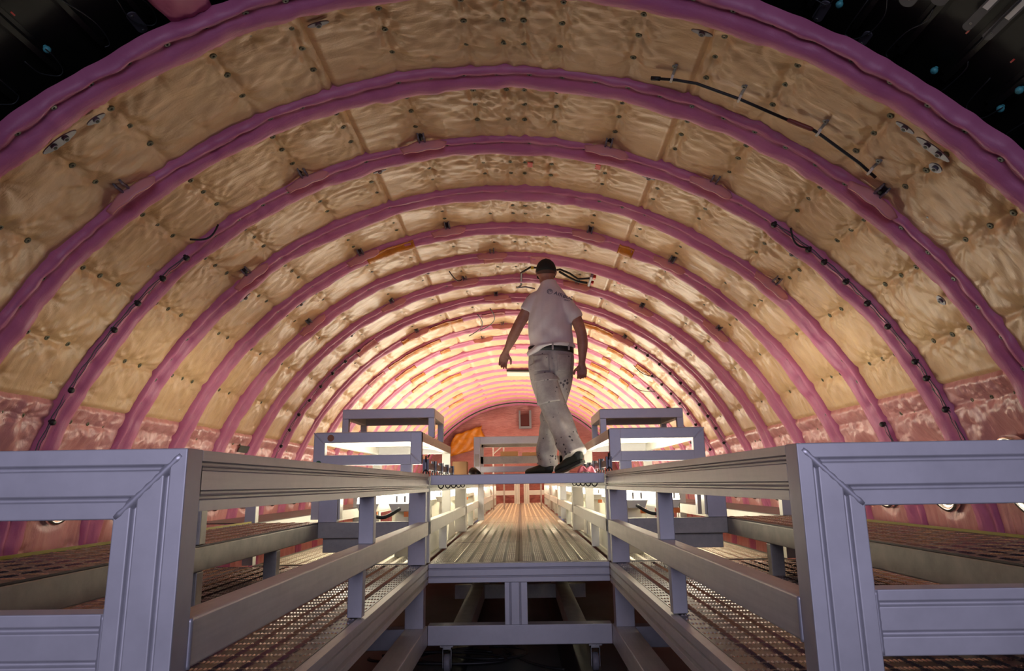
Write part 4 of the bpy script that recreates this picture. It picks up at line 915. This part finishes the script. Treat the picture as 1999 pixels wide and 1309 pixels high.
def sh_def(c, no):
    x, y, z = c.T; w_ = np.clip((1.40-z)/.3, .15, 1)
    d = .0075*w_*np.sin(30*(z-.45*(x-.26))+3*np.sin(9*x+2))+.005*np.sin(52*(x-.5*z)+2*np.sin(8*z))*np.clip(1.3-abs(z-1.35)/.15, 0.2, 1)
    low = z < 1.09; d = d+.012*np.exp(-((z-1.06)/.018)**2)*(1+.5*np.sin(x*40))
    d += .006*np.sin((x*1.1+z)*24+1)*np.exp(-((z-1.16)/.08)**2)
    out = c+no*d[:, None]
    # hem: lower on the left, lifted over the belt on the right
    k_ = np.clip((1.12-z)/.09, 0, 1); out[:, 2] += k_*(-.030+.075*np.clip((x-.09)/.17, 0, 1)); return out
shirt, _ = fuse(sh, 't_shirt', M_shirt, person, .006, 4, sh_def)
# trousers
tr = MB()
limb(tr, [(.262, 5.475, 1.085, .168, .112), (.262, 5.475, 1.02, .182, .128), (.260, 5.47, .94, .186, .140), (.262, 5.47, .87, .172, .128), (.263, 5.475, .81, .11, .08)], (1, -.1, 0), 26, 6, False)
limb(tr, [(.170, 5.455, .93, .095, .115), (.196, 5.43, .80, .104, .112), (.235, 5.40, .68, .104, .106), (.287, 5.37, .54, .096, .098), (.325, 5.345, .43, .094, .096), (.365, 5.30, .31, .093, .094), (.408, 5.255, .205, .091, .094)], (1, 0, .2), 22, 6, False)
limb(tr, [(.352, 5.49, .93, .095, .115), (.325, 5.52, .78, .098, .106), (.285, 5.565, .63, .090, .096), (.245, 5.60, .50, .083, .088), (.228, 5.64, .36, .082, .086), (.216, 5.68, .23, .084, .088), (.211, 5.695, .145, .092, .094)], (1, 0, 0), 22, 6, False)
def tr_def(c, no):
    x, y, z = c.T; low = np.clip((.62-z)/.5, .1, 1)
    d = .008*np.sin(34*(z+.5*x)+2.5*np.sin(11*x))*low+.006*np.sin(60*x+18*z)*np.clip((.75-z)/.3, .1, 1)
    d += .008*np.sin(46*z-22*x)*np.exp(-((z-.19)/.05)**2)+.006*np.sin(40*z+30*x)*np.exp(-((z-.50)/.06)**2)
    d -= .016*np.exp(-((x-.268)/.012)**2)*np.clip((z-.80)/.05, 0, 1)*np.clip((1.02-z)/.05, 0, 1)*(y < 5.47)
    return c+no*d[:, None]
trs, _ = fuse(tr, 'trousers', M_trous, person, .006, 4, tr_def)
def bvh(ob):
    me = ob.data; og = np.array(ORG[ob.name]); V = [tuple(np.array(v.co)+og) for v in me.vertices]
    return BVHTree.FromPolygons(V, [tuple(p.vertices) for p in me.polygons])
BT, BS = bvh(trs), bvh(shirt)
def onto(B, x, z, off):
    hit = B.ray_cast(Vector((x, 4.6, z)), Vector((0, 1, 0)))
    if hit[0] is None: return Vector((x, 5.4, z))
    return hit[0]+hit[1].normalized()*off*(1 if hit[1].y < 0 else -1)
def sewn(name, quad, B, parent, m, off=.005, n=14, thick=.004):
    q = [np.array(p) for p in quad]; V = []
    for i in range(n):
        for j in range(n):
            a, b_ = i/(n-1), j/(n-1); p = (q[0]*(1-a)+q[1]*a)*(1-b_)+(q[3]*(1-a)+q[2]*a)*b_
            V.append(onto(B, p[0], p[1], off))
    o = mk(name, V, [(i*n+j, (i+1)*n+j, (i+1)*n+j+1, i*n+j+1) for i in range(n-1) for j in range(n-1)], m, parent, True)
    md = o.modifiers.new('t', 'SOLIDIFY'); md.thickness = thick; return o
sewn('cargo_pocket', [(.135, .80), (.285, .81), (.305, .62), (.155, .60)], BT, trs, M_trous, .010, 16, .010)
sewn('pocket_flap', [(.130, .835), (.292, .845), (.296, .785), (.134, .775)], BT, trs, M_trous, .020, 14, .006)
sewn('back_pocket', [(.115, 1.0), (.235, 1.0), (.235, .865), (.125, .865)], BT, trs, M_trous, .004, 12, .004)
sewn('back_pocket', [(.305, 1.0), (.42, 1.0), (.405, .865), (.305, .865)], BT, trs, M_trous, .004, 12, .004)
# belt
mb = MB(); nb = 44; V = []
for i in range(nb):
    a = 2*PI*i/nb
    for z_ in (1.045, 1.088): V.append((.262+.184*math.cos(a), 5.475+.133*math.sin(a)-.018*math.cos(a), z_-.012-.012*math.cos(a)))
mb.add(V, [(2*i, 2*((i+1) % nb), 2*((i+1) % nb)+1, 2*i+1) for i in range(nb)]); o = mb.build('belt', M_dark, person, True); md = o.modifiers.new('t', 'SOLIDIFY'); md.thickness = .006
for x_ in (.27, .40):
    mb = MB(); p = Vector((x_, 5.475-.130*math.sqrt(max(0, 1-((x_-.262)/.183)**2))-.016-.018*((x_-.262)/.183), 1.04)); mb.box(x_-.007, x_+.007, p.y-.001, p.y+.010, 1.035, 1.095); mb.build('belt_loop', M_trous, person)
# shoes
def shoe(heel, toe, lift, nm='shoe'):
    heel = np.array(heel); toe = np.array(toe); d = toe-heel; L = np.linalg.norm(d); d /= L
    side = np.cross(d, (0, 0, 1)); side /= np.linalg.norm(side); up = np.cross(side, d)
    mb = MB(); rows = []
    for q, wd, hh in ((0.02, .026, .042), (.12, .036, .052), (.3, .038, .050), (.5, .040, .042), (.7, .046, .034), (.88, .043, .028), (.98, .026, .020)):
        c = heel+d*L*q+up*(hh*.85+.012); rows.append((*c, wd, hh))
    limb(mb, rows, side, 20, 5)
    an = heel+d*L*.17+up*.06; limb(mb, [(*an, .038, .042), (*(an+up*.05), .040, .044)], side, 16, 3)
    ob, _ = fuse(mb, nm, M_shoe, person, .005, 3)
    sm = MB(); poly = []
    for q, wd in ((0, .018), (.06, .034), (.3, .036), (.5, .036), (.72, .046), (.9, .042), (1.0, .018)): poly.append((q, wd))
    ring = [(q, wd) for q, wd in poly]+[(q, -wd) for q, wd in reversed(poly)]; k_ = len(ring)
    V = [heel+d*L*q+side*wd+up*z_ for z_ in (0, .022) for q, wd in ring]
    sm.add(V, [tuple(range(k_))[::-1], tuple(range(k_, 2*k_))]+[(i, (i+1) % k_, (i+1) % k_+k_, i+k_) for i in range(k_)]); s2 = sm.build('sole', M_dark, ob, bv=.003)
    return ob
M_shoe = mat('black_shoe_leather', (.012, .016, .012), .5)
shoe((.255, 5.66, .060), (.045, 5.80, .060), 0); shoe((.478, 5.215, .150), (.275, 5.335, .062), 1)
# cap
mb = MB(); V = []; n = 36; rows_ = [(0, 1.0), (.25, .985), (.5, .90), (.7, .76), (.87, .52), (.97, .24), (1., .03)]
for h_, q in rows_:
    for j in range(n):
        a = 2*PI*j/n; yy = math.sin(a); V.append((hx+.0865*q*math.cos(a), hy+.103*q*yy-.002, hz-.022+.010*max(0, yy)*(1-h_)+h_*.122))
mb.add(V, [(i*n+j, i*n+(j+1) % n, (i+1)*n+(j+1) % n, (i+1)*n+j) for i in range(len(rows_)-1) for j in range(n)]+[tuple(range((len(rows_)-1)*n, len(rows_)*n))])
M_cap = mat('black_cap_cloth', (.012, .014, .012), .8)
cap = mb.build('cap', M_cap, person, True); md = cap.modifiers.new('t', 'SOLIDIFY'); md.thickness = .004
mb = MB(); ball(mb, (hx, hy-.002, hz+.101), (.009, .009, .005), 8); mb.build('cap_button', M_cap, cap, True)
V = []; 
for i in range(15):
    a = PI*(.12+.76*i/14)
    for q in np.linspace(0, 1, 6): V.append((hx+.084*math.cos(a)*(1-.08*q), hy+.100*math.sin(a)+.065*q*math.sin(a)**.7, hz-.012-.018*q-.012*abs(math.cos(a))))
o = mk('peak', V, [(i*6+j, (i+1)*6+j, (i+1)*6+j+1, i*6+j+1) for i in range(14) for j in range(5)], M_cap, cap, True); md = o.modifiers.new('t', 'SOLIDIFY'); md.thickness = .004
# short hair below the cap
V = []; n = 30
for i in range(n):
    a = PI+PI*i/(n-1)
    for q in np.linspace(0, 1, 5): V.append((hx+(.0800-.006*q)*math.cos(a), hy+(.0965-.010*q)*math.sin(a), hz-.018-.032*q*(.4+.6*abs(math.sin(a)))))
mk('hair', V, [(i*5+j, (i+1)*5+j, (i+1)*5+j+1, i*5+j+1) for i in range(n-1) for j in range(4)], mat('short_brown_hair', (.10, .05, .035), .8), person, True)
# printed wordmark on the back of the shirt
def print_text(body_, size, x0, z0, ang, name):
    cu = bpy.data.curves.new('wordmark', 'FONT'); cu.body = body_; cu.size = size; cu.space_character = 1.08; cu.offset = .0006
    ob = bpy.data.objects.new('wordmark', cu); C.objects.link(ob); bpy.context.view_layer.update()
    me = bpy.data.meshes.new_from_object(ob.evaluated_get(bpy.context.evaluated_depsgraph_get())); bpy.data.objects.remove(ob)
    bm = bmesh.new(); bm.from_mesh(me); bmesh.ops.subdivide_edges(bm, edges=[e_ for e_ in bm.edges if e_.calc_length() > .012], cuts=2); 
    c_, s_ = math.cos(ang), math.sin(ang)
    V = [onto(BS, x0+v.co.x*c_-v.co.y*s_, z0+v.co.x*s_+v.co.y*c_, .0018) for v in bm.verts]; bm.verts.index_update()
    Fc = [[v.index for v in f_.verts] for f_ in bm.faces]; bm.free(); return mk(name, V, Fc, M_print, shirt)
M_print = mat('slate_print', (.07, .085, .14), .7)
print_text('AIRBUS', .046, .292, 1.503, -.33, 'wordmark'); print_text('GROUP', .013, .375, 1.452, -.30, 'small_print')
mb = MB(); cxp, czp = .262, 1.530
def ringp(r0, r1, k0=0, k1=2*PI, n=30):
    V = []; 
    for i in range(n+1):
        a = k0+(k1-k0)*i/n
        for r in (r0, r1): V.append(onto(BS, cxp+r*math.cos(a), czp+r*math.sin(a), .0018))
    mb.add(V, [(2*i, 2*i+1, 2*i+3, 2*i+2) for i in range(n)])
ringp(.020, .0235)
for k_ in range(4): ringp(.004+.004*k_, .0062+.004*k_, -.9+.3*k_, 1.6+.3*k_, 12)
for k_ in range(3): ringp(.006+.005*k_, .008+.005*k_, 2.4, 4.0+.2*k_, 12)
mb.build('round_emblem', M_print, shirt)


# ------------------------------------------------------------------ light
w = bpy.data.worlds.new('world'); bpy.context.scene.world = w; w.use_nodes = True
bg = w.node_tree.nodes['Background']; bg.inputs[0].default_value = (.50, .47, .80, 1); bg.inputs[1].default_value = .3
def area(name, loc, rot, sx, sy, e_, col):
    ld = bpy.data.lights.new(name, 'AREA'); ld.shape = 'RECTANGLE'; ld.size = sx; ld.size_y = sy; ld.energy = e_; ld.color = col
    lo = bpy.data.objects.new(name, ld); C.objects.link(lo); lo.location = loc; lo.rotation_euler = rot; return lo
hl = area('hall_light', (0, -2.4, 1.0), (math.radians(80), 0, 0), 3, 1.6, 20, (.78, .74, 1.0)); hl.data.spread = math.radians(95)
sc = bpy.context.scene
sc.view_settings.view_transform = 'Standard'; sc.view_settings.look = 'None'; sc.view_settings.gamma = 1; sc.view_settings.use_curve_mapping = False
sc.view_settings.exposure = 0.0
